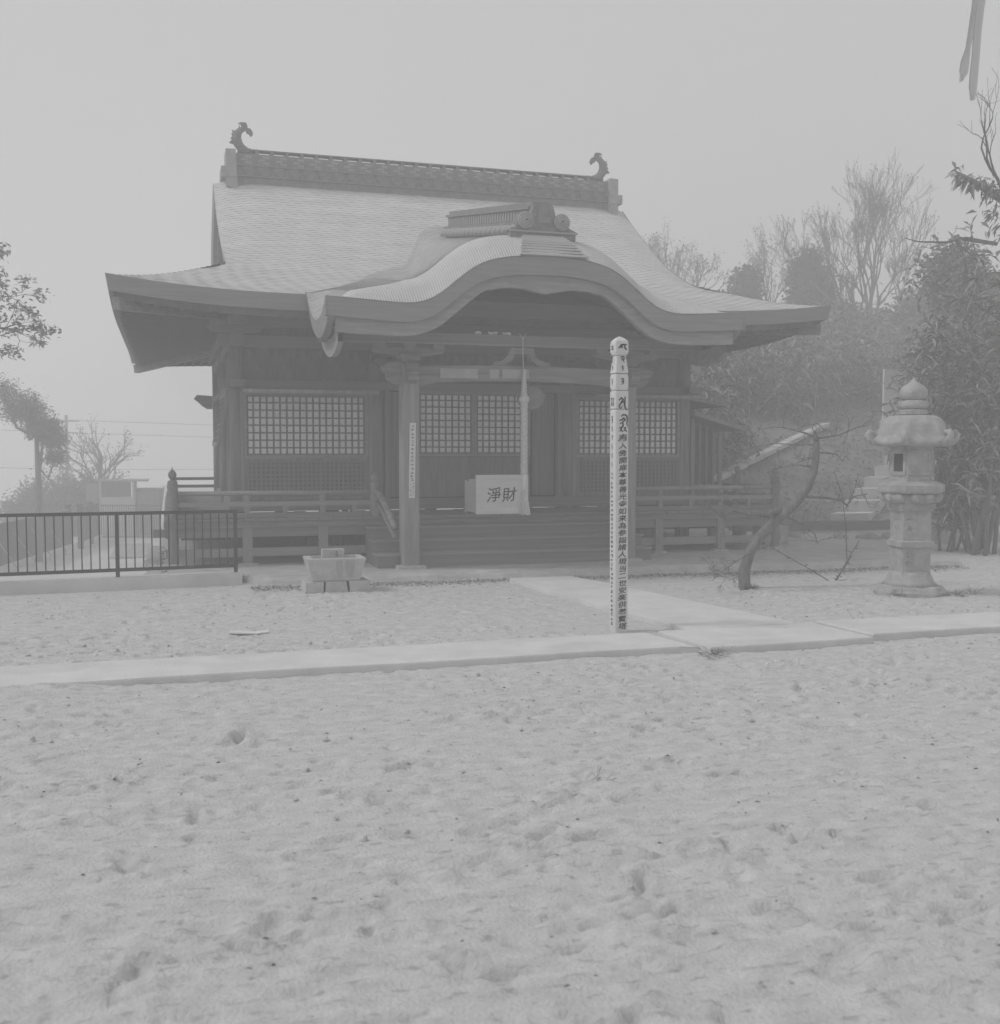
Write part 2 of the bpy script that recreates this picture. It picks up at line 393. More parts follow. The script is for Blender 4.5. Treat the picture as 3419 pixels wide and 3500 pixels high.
# thick eave edge, soffit boarding and rafters on all four sides
def eave_pts(side, n=72):
    out = []
    for j in range(n + 1):
        u = -1 + 2 * j / n
        if side in 'fb':
            dx = u * HX_; k = .17 if side == 'f' else -.08
            out.append((XC + dx, YB + (-HY_ if side == 'f' else HY_), prof(0) + lift(HX_ - abs(dx), 0, k)))
        else:
            dy = u * HY_; k = .17 if dy < 0 else -.08
            out.append((XC + (-HX_ if side == 'l' else HX_), YB + dy, prof(0) + lift(HY_ - abs(dy), 0, k)))
    return out
def inset(p, d, dz):
    x, y, z = p
    fx = 1 - d / HX_; fy = 1 - d / HY_
    return (XC + (x - XC) * fx, YB + (y - YB) * fy, z + dz)
for side in 'fblr':
    e = eave_pts(side)
    rows = [[(x, y, z + .017) for x, y, z in e], [inset(p, .035, -.20) for p in e], [inset(p, .12, -.205) for p in e]]
    MB().grid(rows).build('eave_edge', 'roof_edge', roof)
    rows = [[inset(p, .10, -.205) for p in e], [inset(p, .13, -.29) for p in e], [inset(p, .20, -.29) for p in e]]
    MB().grid(rows).build('eave_board', 'wood_dark', roof)
    rows = [[inset(p, .18, -.22) for p in e], [inset((p[0], p[1], p[2] * .5 + prof(0) * .5), .8, -.12) for p in e], [inset((p[0], p[1], prof(0)), 1.62, .03) for p in e]]
    MB().grid(rows).build('soffit', 'soffit', roof)
sp = .165
for side in 'fblr':
    half = HX_ if side in 'fb' else HY_
    n = int((half - .3) / sp)
    for j in range(-n, n + 1):
        a = j * sp; fromc = half - abs(a); L = min(1.5, fromc - .12)
        if L < .15: continue
        k = .17 if (side == 'f' or (side in 'lr' and a < 0)) else -.08
        zl = lift(fromc, 0, k)
        z0 = prof(0) - .27 + zl; z1 = prof(0) - .02 - .03 + zl * max(0, 1 - L / 1.5)
        z1 = z0 + (z1 - z0) * L / 1.5
        pitch = math.atan2(z1 - z0, L); ln = math.hypot(L, z1 - z0); zc = (z0 + z1) / 2
        if side == 'f': c = (XC + a, YE + .16 + L / 2, zc); rot = (pitch, 0, 0); sz = (.055, ln, .065)
        elif side == 'b': c = (XC + a, YB + HY_ - .16 - L / 2, zc); rot = (-pitch, 0, 0); sz = (.055, ln, .065)
        elif side == 'l': c = (XC - HX_ + .16 + L / 2, YB + a, zc); rot = (0, -pitch, 0); sz = (ln, .055, .065)
        else: c = (XC + HX_ - .16 - L / 2, YB + a, zc); rot = (0, pitch, 0); sz = (ln, .055, .065)
        piece('rafter', 'wood_dark', T, c, sz, rot)
for sx in (-1, 1):
    for sy in (-1, 1):
        k = .17 if sy < 0 else -.08
        MB().bar((XC + sx * (HX_ - .12), YB + sy * (HY_ - .12), prof(0) - .33 + k * .85), (XC + sx * 3.75, YB + sy * 3.05, prof(0) - .1), .13, .17).build('hip_rafter', 'wood_h', T)
# main ridge with its tiles
ZR = 6.30
ridge = MB().box(XC - 3.60, XC + 3.60, YB - .19, YB + .19, ZR - .12, ZR + .46).build('ridge', 'tile', roof)
b = MB(); b.box(XC - 3.62, XC + 3.62, YB - .23, YB + .23, ZR + .245, ZR + .275); b.box(XC - 3.62, XC + 3.62, YB - .24, YB + .24, ZR + .06, ZR + .085)
b.build('ridge_moulding', 'tile_light', ridge) if False else b.build('ridge_moulding', 'tile', roof)
disc = MB(); n = 10
disc.lathe((0, 0, 0), [(.11, -.02), (.11, 0), (.085, .012), (.085, .004), (.03, .004), (.03, .014)], 12)
dm = bpy.data.meshes.new('round_tile'); dm.from_pydata(disc.v, [], disc.f); dm.materials.append(MATS['tile'])
for j in range(28):
    x = XC - 3.5 + j * .2593
    place('round_tile', dm, roof, (x, YB - .205, ZR + .165 + (.012 if j % 2 else 0)), (1, 1, 1.6), (math.pi / 2, 0, 0))
for j in range(25):
    piece('ridge_block', 'tile', roof, (XC - 3.1 + j * 6.2 / 24, YB, ZR + .50), (.06, .2, .09))
MB().box(XC - 3.2, XC + 3.2, YB - .09, YB + .09, ZR + .545, ZR + .565).build('ridge_cap', 'tile', roof)
for s in (-1, 1):
    b = MB()
    b.prism([(XC + s * 3.44, ZR - .2), (XC + s * 3.64, ZR - .12), (XC + s * 3.64, ZR + .5), (XC + s * 3.47, ZR + .505)], 'y', YB - .27, YB + .27)
    b.box(min(XC + s * 3.47, XC + s * 3.72), max(XC + s * 3.47, XC + s * 3.72), YB - .29, YB + .29, ZR + .03, ZR + .2)
    b.build('ridge_end_tile', 'tile_light', roof)
def fish(s):
    """dolphin-fish finial: head down on the ridge, tail curled up"""
    k = .00067; bx, bz = 360, 945
    def P(x, y, dy=0): return (XC + s * (-3.42 + (x - bx) * k * 1.04), YB + dy, ZR + .50 + (bz - y) * k)
    b = MB()
    b.tube([P(790, 900), P(700, 905), P(560, 870), P(440, 800), P(365, 690), P(335, 560), P(355, 440), P(420, 360), P(500, 320), P(560, 300)],
           [.03, .05, .068, .078, .082, .080, .072, .056, .042, .034], 10)
    b.tube([P(480, 930), P(480, 800)], [.10, .09], 8)
    f = b.build('fish_finial', 'bronze', roof, smooth=True)
    def fin(poly, t=.022):
        m = MB(); m.prism([(P(*q)[0], P(*q)[2]) for q in (poly if s > 0 else poly[::-1])], 'y', YB - t, YB + t); m.build('fin', 'bronze', roof)
    fin([(520, 330), (440, 300), (455, 240), (430, 190), (370, 190), (450, 145), (570, 150), (600, 220), (605, 290)])
    fin([(560, 350), (600, 280), (680, 295), (722, 370), (735, 440), (715, 455), (685, 500), (640, 440), (580, 415)])
    for a in ([(270, 720), (150, 690), (215, 620), (300, 600)], [(270, 600), (185, 580), (230, 520)], [(270, 520), (205, 470), (240, 430)], [(260, 440), (220, 355), (260, 375), (340, 380)],
              [(380, 370), (390, 280), (405, 215), (435, 300)], [(620, 860), (660, 790), (700, 850)], [(720, 880), (745, 800), (775, 870)], [(760, 890), (810, 800), (845, 840), (825, 930)]): fin(a)
fish(1); fish(-1)
for r_ in range(3):                                      # wave tiles on the ridge's flank
    for j in range(46):
        piece('wave_tile', 'tile_light' if (j + r_) % 2 else 'tile', roof, (XC - 3.4 + (j + .5 * (r_ % 2)) * .149, YB - .192, ZR + .31 + r_ * .05), (.11, .012, .035), (RAD(6), RAD(8 if j % 2 else -8), 0))

# ---- porch: undulating gable roof
KP = [(0, 4.08), (.3, 4.072), (.55, 4.045), (.8, 3.985), (1.0, 3.885), (1.2, 3.735), (1.35, 3.61), (1.5, 3.51), (1.65, 3.45), (1.85, 3.425), (2.3, 3.445), (2.83, 3.478)]
def interp(tab, x):
    x = abs(x)
    xs = [p[0] for p in tab]; ys = [p[1] for p in tab]
    i = max(0, min(len(xs) - 2, int(np.searchsorted(xs, x)) - 1))
    # Catmull-Rom
    t = (x - xs[i]) / (xs[i + 1] - xs[i])
    m0 = (ys[i + 1] - ys[i - 1]) / (xs[i + 1] - xs[i - 1]) if i > 0 else 0
    m1 = (ys[i + 2] - ys[i]) / (xs[i + 2] - xs[i]) if i + 2 < len(xs) else (ys[i + 1] - ys[i]) / (xs[i + 1] - xs[i])
    h = xs[i + 1] - xs[i]
    return ys[i] * (2 * t ** 3 - 3 * t * t + 1) + m0 * h * (t ** 3 - 2 * t * t + t) + ys[i + 1] * (-2 * t ** 3 + 3 * t * t) + m1 * h * (t ** 3 - t * t)
KW = 2.83
def zk(dx, y):
    nar = 1 + .16 * max(0., y - YK - .75) * max(0., min(1., (2.3 - abs(dx)) / .5)); base = interp(KP, min(abs(dx) * nar, KW)); hum = min(1, max(0, (base - 3.45) / .6))
    z = base + (.158 + .018 * hum) * (y - YK)
    tn = min(1., max(0., (y - YK) / .62)); z += .27 * (1 - (1 - tn) ** 2) * max(0., min(1., (2.78 - abs(dx)) / 1.05))   # the nose rolls over to the front edge
    t = (y - YK) / (YE - YK)
    if 0 < t < 1.02:
        w = max(0, 1 - (KW - abs(dx)) / .42); w = w * w * (3 - 2 * w)
        z -= w * .34 * (4 * t * max(0, 1 - t)) ** .8
        z += .03 * (1 - t) ** 3 * w
    return z
def kara_rows(y0, y1, ny, lipped):
    ys = np.linspace(y0, y1, ny); out = []; dxs = np.linspace(-KW, KW, 181)
    for y in ys: out.append([(XC + dx, y, zk(dx, y) + .012) for dx in dxs])
    return out, dxs
def smax(a, b, k=.10):
    h = max(0., min(1., .5 + .5 * (a - b) / k)); return b + (a - b) * h + k * h * (1 - h)
def zkm(dx, y):
    return zk(dx, y) if y < YE else smax(zk(dx, y), zfront(dx, y - YE), .24 * min(1, (y - YE) / .5) * max(0., min(1., (1.9 - abs(dx)) / .6)) + 1e-3)
def kara_back(dx):                                       # where the porch roof dives into the main slope
    y = YE
    while y < 18.6 and zkm(dx, y) > zfront(dx, y - YE) + .004: y += .02
    return y
dxs = np.concatenate([np.linspace(-KW, -2.2, 22), np.linspace(-2.18, 2.18, 140), np.linspace(2.2, KW, 22)])
ribs = []; sacc = 0.; rx_p = -KW                       # shingle ribs along the front band: one step every 32 mm of arc
xs_f = np.linspace(-KW, KW, 2400); zs_f = np.array([interp(KP, abs(q)) for q in xs_f])
arc = np.concatenate([[0], np.cumsum(np.hypot(np.diff(xs_f), np.diff(zs_f)))])
for k in range(int(arc[-1] / .034)):
    for a_, up_ in ((k * .034, .016), (k * .034 + .024, .013), (k * .034 + .0245, .0), (k * .034 + .0335, .0)): ribs.append((float(np.interp(a_, arc, xs_f)), up_))
rows = []
for t in np.linspace(0, 1, 9): rows.append([(XC + q, YK - .012 * (t == 0) * (u_ > 0) + t * .66, zk(q, YK + t * .66) + .006 + u_ * (1 - .4 * t)) for q, u_ in ribs])
MB().grid(rows).build('porch_roof_front', 'roof_rib', T, smooth=False)
rows = []
N2 = 26
for i in range(N2):
    for t, lip in ((i / N2, .006), ((i + 1) / N2, .002)):
        r = []
        for dx in dxs:
            y1 = kara_back(dx) + .05; y = YK + .62 + t * (y1 - YK - .62)
            r.append((XC + dx, y, zkm(dx, y) + lip + .004))
        rows.append(r)
proof = MB().grid(rows).build('porch_roof', 'roof_flank_shaded', T)
# thick front and side edge of the porch roof, with the deep bargeboard under it
def band(top, rows_):
    return [[(x, y + dy, z + dz) for x, y, z in top] for dy, dz in rows_]
front = [(XC + dx, YK, zk(dx, YK) + .013) for dx in dxs]
MB().grid(band(front, [(0, 0), (.02, -.225), (.10, -.23)])).build('porch_eave_edge', 'roof_edge_light', T)
for s in (-1, 1):
    e = [(XC + s * KW, y, zk(s * KW, y) + .013) for y in np.linspace(YK, YE + .1, 26)]
    r = [[(x, y, z) for x, y, z in e], [(x - s * .03, y + .01, z - .225) for x, y, z in e], [(x - s * .12, y + .05, z - .23) for x, y, z in e]]
    MB().grid(r).build('porch_eave_edge', 'roof_edge_light', T)
    e2 = [(XC + s * (KW - .16), y, zk(s * KW, y) - .22) for y in np.linspace(YK + .12, YE, 24)]
    r = [e2, [(x, y, z - .23) for x, y, z in e2], [(x - s * .07, y, z - .23) for x, y, z in e2], [(x - s * .07, y, z) for x, y, z in e2]]
    MB().grid(r).build('side_bargeboard', 'wood_light', T)
KB = [(0, 3.635), (.12, 3.66), (.35, 3.70), (.62, 3.69), (.70, 3.665), (.78, 3.66), (.95, 3.55), (1.17, 3.37), (1.35, 3.22), (1.5, 3.13), (1.7, 3.07), (1.9, 3.05), (2.3, 3.055), (2.74, 3.075)]
dd = np.linspace(-2.70, 2.70, 161)
top = [(XC + d, YK + .10, zk(d, YK) - .215) for d in dd]
bot = [(XC + d, YK + .10, min(interp(KB, d) if abs(d) > .12 else 3.635 + abs(d) * .25, zk(d, YK) - .3)) for d in dd]
MB().grid([top, bot, [(x, y + .09, z) for x, y, z in bot], [(x, y + .09, z) for x, y, z in top]]).build('bargeboard', 'wood_light', T)
rows = []                                                # boarded ceiling under the porch roof
for y in np.linspace(YK + .1, 16.4, 12): rows.append([(XC + d, y, min(zk(d * .9, min(y, YE)) - .26, zk(d * .9, YK + .3) + .1)) for d in np.linspace(-2.66, 2.66, 81)])
MB().grid(rows).build('porch_ceiling', 'soffit', T)
for j in range(33):
    dx = -2.56 + j * .16
    if abs(dx) < 1.55: continue
    z0 = zk(dx * .9, YK + .2) - .33
    piece('porch_rafter', 'wood_dark', T, (XC + dx, 14.1, z0 + .07), (.055, 1.7, .06), (RAD(5), 0, 0))
# stepped shingle cap, ridge and demon-tile block of the porch gable
OX = XC + .08
for i in range(10):
    t = i / 9; w = .46 - .17 * t; y0 = YK - .045 + .46 * t; z0 = zk(0, max(YK, y0)) + .030
    piece('cap_course', 'roof', T, (OX, y0 + .3, z0), (2 * w, .6, .021), (RAD(-1), 0, 0))
    piece('cap_shadow_course', 'roof_edge', T, (OX, y0 + .335, z0 - .017), (2 * w - .07, .6, .014), (RAD(-1), 0, 0))  # dark strip painted in place of the shadow under each course
kz = lambda y: zk(0, y)
rr = MB()
for y0, y1 in ((13.68, 18.1),):
    for w, a, c in ((.16, -.02, .17), (.22, .17, .20), (.13, .20, .36), (.17, .36, .40), (.11, .40, .46)):
        rr.add([(OX + sx * w, y, kz(y) + h) for y in (y0, y1) for sx, h in ((-1, a), (1, a), (1, c), (-1, c))],
               [(0, 1, 2, 3), (7, 6, 5, 4), (0, 4, 5, 1), (1, 5, 6, 2), (2, 6, 7, 3), (3, 7, 4, 0)])
rr.build('porch_ridge', 'tile', T)
rt = MB().lathe((0, 0, 0), [(.058, 0), (.066, .03), (.06, .10), (.03, .14)], 8)
rtm = bpy.data.meshes.new('half_round_tile'); rtm.from_pydata(rt.v, [], rt.f); rtm.materials.append(MATS['tile_light'])
rtm.polygons.foreach_set('use_smooth', [True] * len(rtm.polygons))
for s in (-1, 1):
    for j in range(19):
        y = 13.74 + j * .232
        place('half_round_tile', rtm, T, (OX + s * .13, y, kz(y) + .12), (1.25, 1.25, 1.3), (0, s * RAD(112), 0))
for j in range(34):
    y = 13.74 + j * .128
    piece('pattern_tile', 'tile_light', T, (OX - .135, y, kz(y) + .28), (.016, .06, .13), (RAD(12), 0, 0))
on = thing_part = MB()
oy = 13.56
poly = [(-.50, .0), (.50, .0), (.50, .10), (.53, .13), (.40, .20), (.30, .30), (.20, .34), (.17, .48), (.15, .56), (.10, .60), (-.10, .60), (-.15, .56), (-.17, .48), (-.20, .34), (-.30, .30), (-.40, .20), (-.53, .13), (-.50, .10)]
on.prism([(OX + a * .9, 4.40 + c * .77) for a, c in poly], 'y', oy, oy + .14)
oni = on.build('ridge_end_ornament', 'tile', T)
MB().prism([(OX + a * .9, 4.40 + c * .77) for a, c in ((-.095, .26), (.095, .26), (.095, .46), (.06, .50), (-.06, .50), (-.095, .46))], 'y', oy - .018, oy - .002).build('panel', 'tile', oni)
for s in (-1, 1):
    sc = MB()
    for q in range(4):
        r = .10 - .025 * q
        sc.tube([(OX + s * .25 + r * math.cos(a), oy - .02 - .012 * q, 4.625 + r * math.sin(a)) for a in np.linspace(0, 2 * math.pi, 17)], .014, 6, cap=False)
    sc.lathe((0, 0, 0), [(0.001, 0)], 3) if False else None
    sc.build('scroll', 'tile_light', oni, smooth=True)
    MB().tube([(OX + s * .25, oy, 4.625), (OX + s * .25, oy + .12, 4.625)], .11, 16).build('scroll_core', 'tile', oni, smooth=False)
    piece('base_moulding', 'tile_light', oni, (OX + s * .235, oy - .012, 4.485), (.47, .03, .025))

# ---- walls and columns of the hall
ZT = 3.66
for sx in (-3.68, -1.57, 1.57, 3.68):
    for y in (YW + .1, YB, 2 * YB - YW - .1):
        if abs(sx) < 2 and y == YB: continue
        b = MB(); b.tube([(XC + sx, y, ZP), (XC + sx, y, ZT)], .115, 14); b.build('column', 'wood_v', T, smooth=True)
YR = 2 * YB - YW
WB = 'wood_dark'  # darker wood puts the gloom under the eaves into the board colour
def wallboard(x0, x1, y0, y1, z0, z1, n, along):
    for j in range(n):
        if along == 'x': w = (x1 - x0) / n; tobox('wall_board', WB, T, x0 + j * w + .002, x0 + (j + 1) * w - .003, y0 + R.uniform(0, .008), y1, z0, z1)
        else: w = (y1 - y0) / n; tobox('wall_board', WB, T, x0 + R.uniform(0, .008), x1, y0 + j * w + .002, y0 + (j + 1) * w - .003, z0, z1)
wallboard(XC - 3.6, XC + 3.6, YW + .09, YW + .13, 2.66, ZT, 18, 'x')
wallboard(XC - 3.6, XC + 3.6, YR - .13, YR - .09, .6, ZT, 18, 'x')
for s in (-1, 1):
    wallboard(XC + s * 3.68 - .02, XC + s * 3.68 + .02, YW + .2, YR - .2, .6, ZT, 16, 'y')
def beam(name, x0, x1, y0, y1, z0, z1, m='wood_h'): return tobox(name, m, T, x0, x1, y0, y1, z0, z1)
beam('tie_beam', XC - 3.95, XC + 3.95, YW - .045, YW + .08, 2.56, 2.68)
beam('tie_beam', XC - 3.95, XC + 3.95, YW - .03, YW + .07, 3.16, 3.34)
beam('wall_plate', XC - 4.05, XC + 4.05, YW - .08, YW + .14, 3.46, 3.66)
beam('sill_beam', XC - 3.8, XC + 3.8, YW - .04, YW + .08, .72, .88)
for s in (-1, 1):
    tobox('tie_beam', 'wood_d', T, XC + s * 3.68 - .1, XC + s * 3.68 + .1, YW - .32, YR + .32, 2.57, 2.67)
    tobox('tie_beam', 'wood_d', T, XC + s * 3.68 - .09, XC + s * 3.68 + .09, YW - .3, YR + .3, 3.17, 3.33)
    tobox('wall_plate', 'wood_d', T, XC + s * 3.68 - .12, XC + s * 3.68 + .12, YW - .5, YR + .5, 3.47, 3.65)
    tobox('sill_beam', 'wood_d', T, XC + s * 3.68 - .07, XC + s * 3.68 + .07, YW, YR, .73, .87)
    MB().prism([(XC + s * 3.8, 2.72), (XC + s * 4.10, 2.74), (XC + s * 4.16, 2.66), (XC + s * 4.08, 2.60), (XC + s * 4.0, 2.52), (XC + s * 3.9, 2.46), (XC + s * 3.8, 2.46)][::s], 'y', YR - .16, YR - .05).build('beam_nose', 'wood_h', T)
# bracket blocks under the wall plate
for sx in (-3.68, -1.57, 1.57, 3.68):
    x = XC + sx
    MB().lathe((x, YW + .05, 3.335), [(.12, 0), (.17, .07), (.17, .13)], 4, math.pi / 4).build('bracket_block', 'wood_h', T)
    MB().prism([(x - .42, 3.46), (x - .34, 3.38), (x - .1, 3.36), (x + .1, 3.36), (x + .34, 3.38), (x + .42, 3.46)], 'y', YW - .06, YW + .06).build('bracket_arm', 'wood_h', T)
piece('nail_cover', 'tile', T, (XC - 3.68, YW - .07, 2.62), (.09, .03, .06))
piece('nail_cover', 'tile', T, (XC + 3.68, YW - .07, 2.62), (.09, .03, .06))

def lattice(name, x0, x1, z0, z1, nc, nr, y, bw, back, parent, barm='wood_v', dep=.035):
    """a framed lattice: backing sheet, upright bars and cross bars, each bar its own piece"""
    w = MB()
    f = .045
    for a, b_, c, d in ((x0 - f, x0, z0 - f, z1 + f), (x1, x1 + f, z0 - f, z1 + f), (x0, x1, z0 - f, z0), (x0, x1, z1, z1 + f)): w.box(a, b_, y - .03, y + .03, c, d)
    wo_ = w.build(name, 'wood_light' if back == 'paper_panel' else 'wood_v', parent)
    MB().box(x0, x1, y + .013, y + .019, z0, z1).build('paper' if back == 'paper_panel' else 'backing', back, wo_)
    for i in range(nc + 1):
        x = x0 + (x1 - x0) * i / nc
        piece('bar', barm, wo_, (min(max(x, x0 + bw / 2), x1 - bw / 2), y, (z0 + z1) / 2), (bw, dep, z1 - z0))
    for j in range(nr + 1):
        zz = z0 + (z1 - z0) * j / nr
        piece('cross_bar', 'wood_dark' if back == 'paper_panel' else 'wood_h', wo_, ((x0 + x1) / 2, y + .004, min(max(zz, z0 + bw / 2), z1 - bw / 2)), (x1 - x0, dep - .012, bw * .9))
    return wo_
YL = YW + .05
for s in (-1, 1):
    a, b_ = sorted((XC + s * 1.76, XC + s * 3.54))
    lattice('lattice_window', a, b_, 1.56, 2.46, 18, 8, YL, .024, 'paper_panel', T, 'wood_dark', .024)
    lattice('lattice_shutter', a, b_, .93, 1.47, 26, 8, YL - .015, .028, 'wood_dark', T, dep=.03)
    tobox('jamb', 'wood_lightv', T, a - .115, a - .05, YL - .05, YL + .05, .88, 2.56); tobox('jamb', 'wood_lightv', T, b_ + .05, b_ + .115, YL - .05, YL + .05, .88, 2.56)
for a in (-.90, .03):
    lattice('lattice_door', XC + a, XC + a + .85, 1.58, 2.52, 8, 9, YL, .022, 'paper_panel', T, 'wood_dark', .024)
    tobox('door_panel', 'wood_v', T, XC + a - .04, XC + a + .89, YL - .02, YL + .03, .90, 1.525)
    for q in range(5): tobox('panel_strip', 'wood_v', T, XC + a + q * .212, XC + a + q * .212 + .02, YL - .035, YL - .022, .92, 1.5)
# dark door leaves standing open either side
for s in (-1, 1):
    a, b_ = sorted((XC + s * .98, XC + s * 1.40))
    tobox('open_door_leaf', 'wood_v', T, a + .03, b_ - .02, YL + .12, YL + .16, .9, 2.55)
    tobox('door_post', 'wood_v', T, XC + s * 1.42 - .03, XC + s * 1.42 + .03, YL - .06, YL + .06, .88, 2.56)
tobox('lintel', 'wood_h', T, XC - 1.45, XC + 1.45, YL - .05, YL + .06, 2.525 + .05, 2.64)
tobox('interior_floor', 'deep_shade', T, XC - 3.5, XC + 3.5, YW + .3, YR - .3, .70, .72)
tobox('interior_screen', 'deep_shade', T, XC - 3.5, XC + 3.5, YW + 1.2, YW + 1.25, .72, 3.6)
# lattice shutters hung up under the eaves
def raised(cx, w, y0, ang, side=None):
    p = MB(); L = .80
    o = thing_dummy = None
    f = MB()
    ca, sa = math.cos(ang), math.sin(ang)
    def Q(u, v, t=0):                                    # u along wall, v outward
        if side is None: return (cx + u, y0 - v * ca, 2.52 + v * sa + t)
        return (y0 + side * v * ca, cx + u, 2.52 + v * sa + t)
    for u in (-w / 2, w / 2): f.bar(Q(u, 0), Q(u, L), .05, .05)
    for v in (0.03, L): f.bar(Q(-w / 2, v), Q(w / 2, v), .05, .055)
    o = f.build('raised_shutter', 'wood_lightv', T)
    m = MB(); m.add([Q(-w / 2, .02, .03), Q(w / 2, .02, .03), Q(w / 2, L - .02, .03), Q(-w / 2, L - .02, .03)], [(0, 1, 2, 3)]); m.build('backing', 'wood_dark', o)
    n = int(w / .09)
    for i in range(1, n):
        u = -w / 2 + w * i / n; m = MB(); m.bar(Q(u, .03), Q(u, L - .03), .02, .03); m.build('bar', 'wood_d', o)
    for j in range(1, 8):
        m = MB(); m.bar(Q(-w / 2, L * j / 8), Q(w / 2, L * j / 8), .02, .025); m.build('cross_bar', 'wood_h', o)
raised(XC - 2.65, 1.86, YW - .03, RAD(-3)); raised(XC + 2.65, 1.86, YW - .03, RAD(-3))
raised(YW + 1.15, 1.9, XC - 3.80, RAD(-80), -1); raised(YW + 1.2, 1.9, XC + 3.78, RAD(-8), 1)

# ---- porch frame
for s in (-1, 1):
    x = XC + s * 1.575
    pp = MB().prism([(x - .118 + a, YP - .118 + c) for a, c in ((.02, 0), (.216, 0), (.236, .02), (.236, .216), (.216, .236), (.02, .236), (0, .216), (0, .02))], 'z', ZP + .04, 2.78).build('porch_post', 'wood_lightv', T)
    MB().prism([(x - .2, ZP - .03), (x + .2, ZP - .03), (x + .185, ZP + .045), (x - .185, ZP + .045)], 'y', YP - .19, YP + .19).build('base_stone', 'granite', T)
    # carved beam noses
    MB().prism([(x + s * .11, 2.50), (x + s * .11, 2.80), (x + s * .27, 2.80), (x + s * .38, 2.74), (x + s * .36, 2.68), (x + s * .31, 2.66), (x + s * .30, 2.58), (x + s * .22, 2.52)][::s], 'y', YP - .09, YP + .09).build('beam_nose', 'wood_h', T)
    MB().prism([(YP - .11, 2.52), (YP - .3, 2.56), (YP - .36, 2.66), (YP - .28, 2.78), (YP - .11, 2.8)], 'x', x - .07, x + .07).build('beam_nose', 'wood_h', T)
    # bracket set
    MB().lathe((x, YP, 2.78), [(.12, 0), (.20, .08), (.20, .13)], 4, math.pi / 4).build('bracket_block', 'wood_h', T)
    MB().prism([(x - .5, 2.99), (x - .46, 2.93), (x - .2, 2.89), (x + .2, 2.89), (x + .46, 2.93), (x + .5, 2.99)], 'y', YP - .06, YP + .06).build('bracket_arm', 'wood_h', T)
    for q in (-.4, 0, .4): tobox('bearing_block', 'wood_h', T, x + q - .08, x + q + .08, YP - .08, YP + .08, 2.985, 3.05)
    # tie back to the hall, curved
    MB().tube([(x, YP + .1, 2.56), (x, YP + .8, 2.68), (x, YP + 1.5, 2.92), (x, YW, 3.02)], [.08, .1, .1, .08], 8).build('curved_tie', 'wood_d', T, smooth=True)
kb = MB(); us = np.linspace(-1.46, 1.46, 25)
kb.grid([[(XC + u, YP - .075, 2.53 + .05 * (1 - (u / 1.46) ** 2) - .03 * (abs(u) > 1.3)) for u in us], [(XC + u, YP - .075, 2.76 + .025 * (1 - (u / 1.46) ** 2)) for u in us],
         [(XC + u, YP + .075, 2.76 + .025 * (1 - (u / 1.46) ** 2)) for u in us], [(XC + u, YP + .075, 2.53 + .05 * (1 - (u / 1.46) ** 2) - .03 * (abs(u) > 1.3)) for u in us], [(XC + u, YP - .075, 2.53 + .05 * (1 - (u / 1.46) ** 2) - .03 * (abs(u) > 1.3)) for u in us]])
kb.build('rainbow_beam', 'wood_h', T)
beam('purlin', XC - 2.75, XC + 2.75, YP - .09, YP + .09, 3.05, 3.20, 'wood_h')
beam('purlin_edge', XC - 2.7, XC + 2.7, YP - .1, YP - .092, 3.055, 3.075, 'wood_light')
frog = [(-.42, 2.785), (-.40, 2.84), (-.28, 2.86), (-.2, 2.93), (-.16, 3.04), (.16, 3.04), (.2, 2.93), (.28, 2.86), (.40, 2.84), (.42, 2.785), (.25, 2.79), (.13, 2.87), (.1, 2.95), (-.1, 2.95), (-.13, 2.87), (-.25, 2.79)]
MB().prism([(XC + a, c) for a, c in frog], 'y', YP - .05, YP + .05).build('frog_leg_strut', 'wood_h', T)
for a, w, z0, z1 in ((-1.16, .52, 2.605, 2.735), (-.47, .13, 2.61, 2.735), (-.29, .38, 2.615, 2.74)):
    m = MB().box(XC + a, XC + a + w, YP - .081, YP - .077, z0, z1); tag(m.build('paper_slip', 'paper_old', None), {-1.16: 'long faded paper slip pasted on the porch beam beside the left post', -.47: 'small faded square paper slip pasted on the porch beam', -.29: 'faded paper slip pasted on the porch beam nearest the bell rope'}[a], 'paper', 'paper slips on the porch beam')
for a, w in ((-.66, .06), (-.47, .10), (-.27, .16)):
    m = MB(); 
    for q in range(4): m.obox((XC + a + R.uniform(0, w), YP - .06 + R.uniform(-.01, .01), 3.215 + R.uniform(0, .015)), (.05, .012, .03), (R.uniform(-.4, .4), R.uniform(-.6, .6), R.uniform(-.5, .5)))
    tag(m.build('paper_scrap', 'paper', None), {-.66: 'tiny crumpled white paper scrap on the porch purlin, leftmost', -.47: 'crumpled white paper scrap on the porch purlin, middle one', -.27: 'widest crumpled white paper scrap on the porch purlin'}[a], 'paper', 'paper scraps on the purlin')

# ---- veranda, railings and steps
ver = MB().box(XC - 4.72, XC + 4.72, YV - .07, YV + .06, .57, .655).build('veranda', 'wood_h', T)
nb = 46
for j in range(nb):
    x0 = XC - 4.72 + j * 9.44 / nb
    tobox('floor_board', 'wood_d', ver, x0 + .003, x0 + 9.44 / nb - .003, YV - .10 + R.uniform(-.012, .012), YW - .02, .66, .70)
for s in (-1, 1):
    for j in range(30):
        y0 = YW + j * .21
        a, b_ = sorted((XC + s * 3.72, XC + s * 4.74)); tobox('floor_board', 'wood_h', ver, a, b_, y0 + .003, y0 + .207, .66, .70)
    tobox('edge_beam', 'wood_d', ver, XC + s * 4.68 - .06, XC + s * 4.68 + .06, YV + .07, YR, .57, .655)
    tobox('floor_beam_end', 'wood_h', ver, XC + s * 4.80 - .08, XC + s * 4.80 + .08, YV - .06, YV + .06, .46, .565)
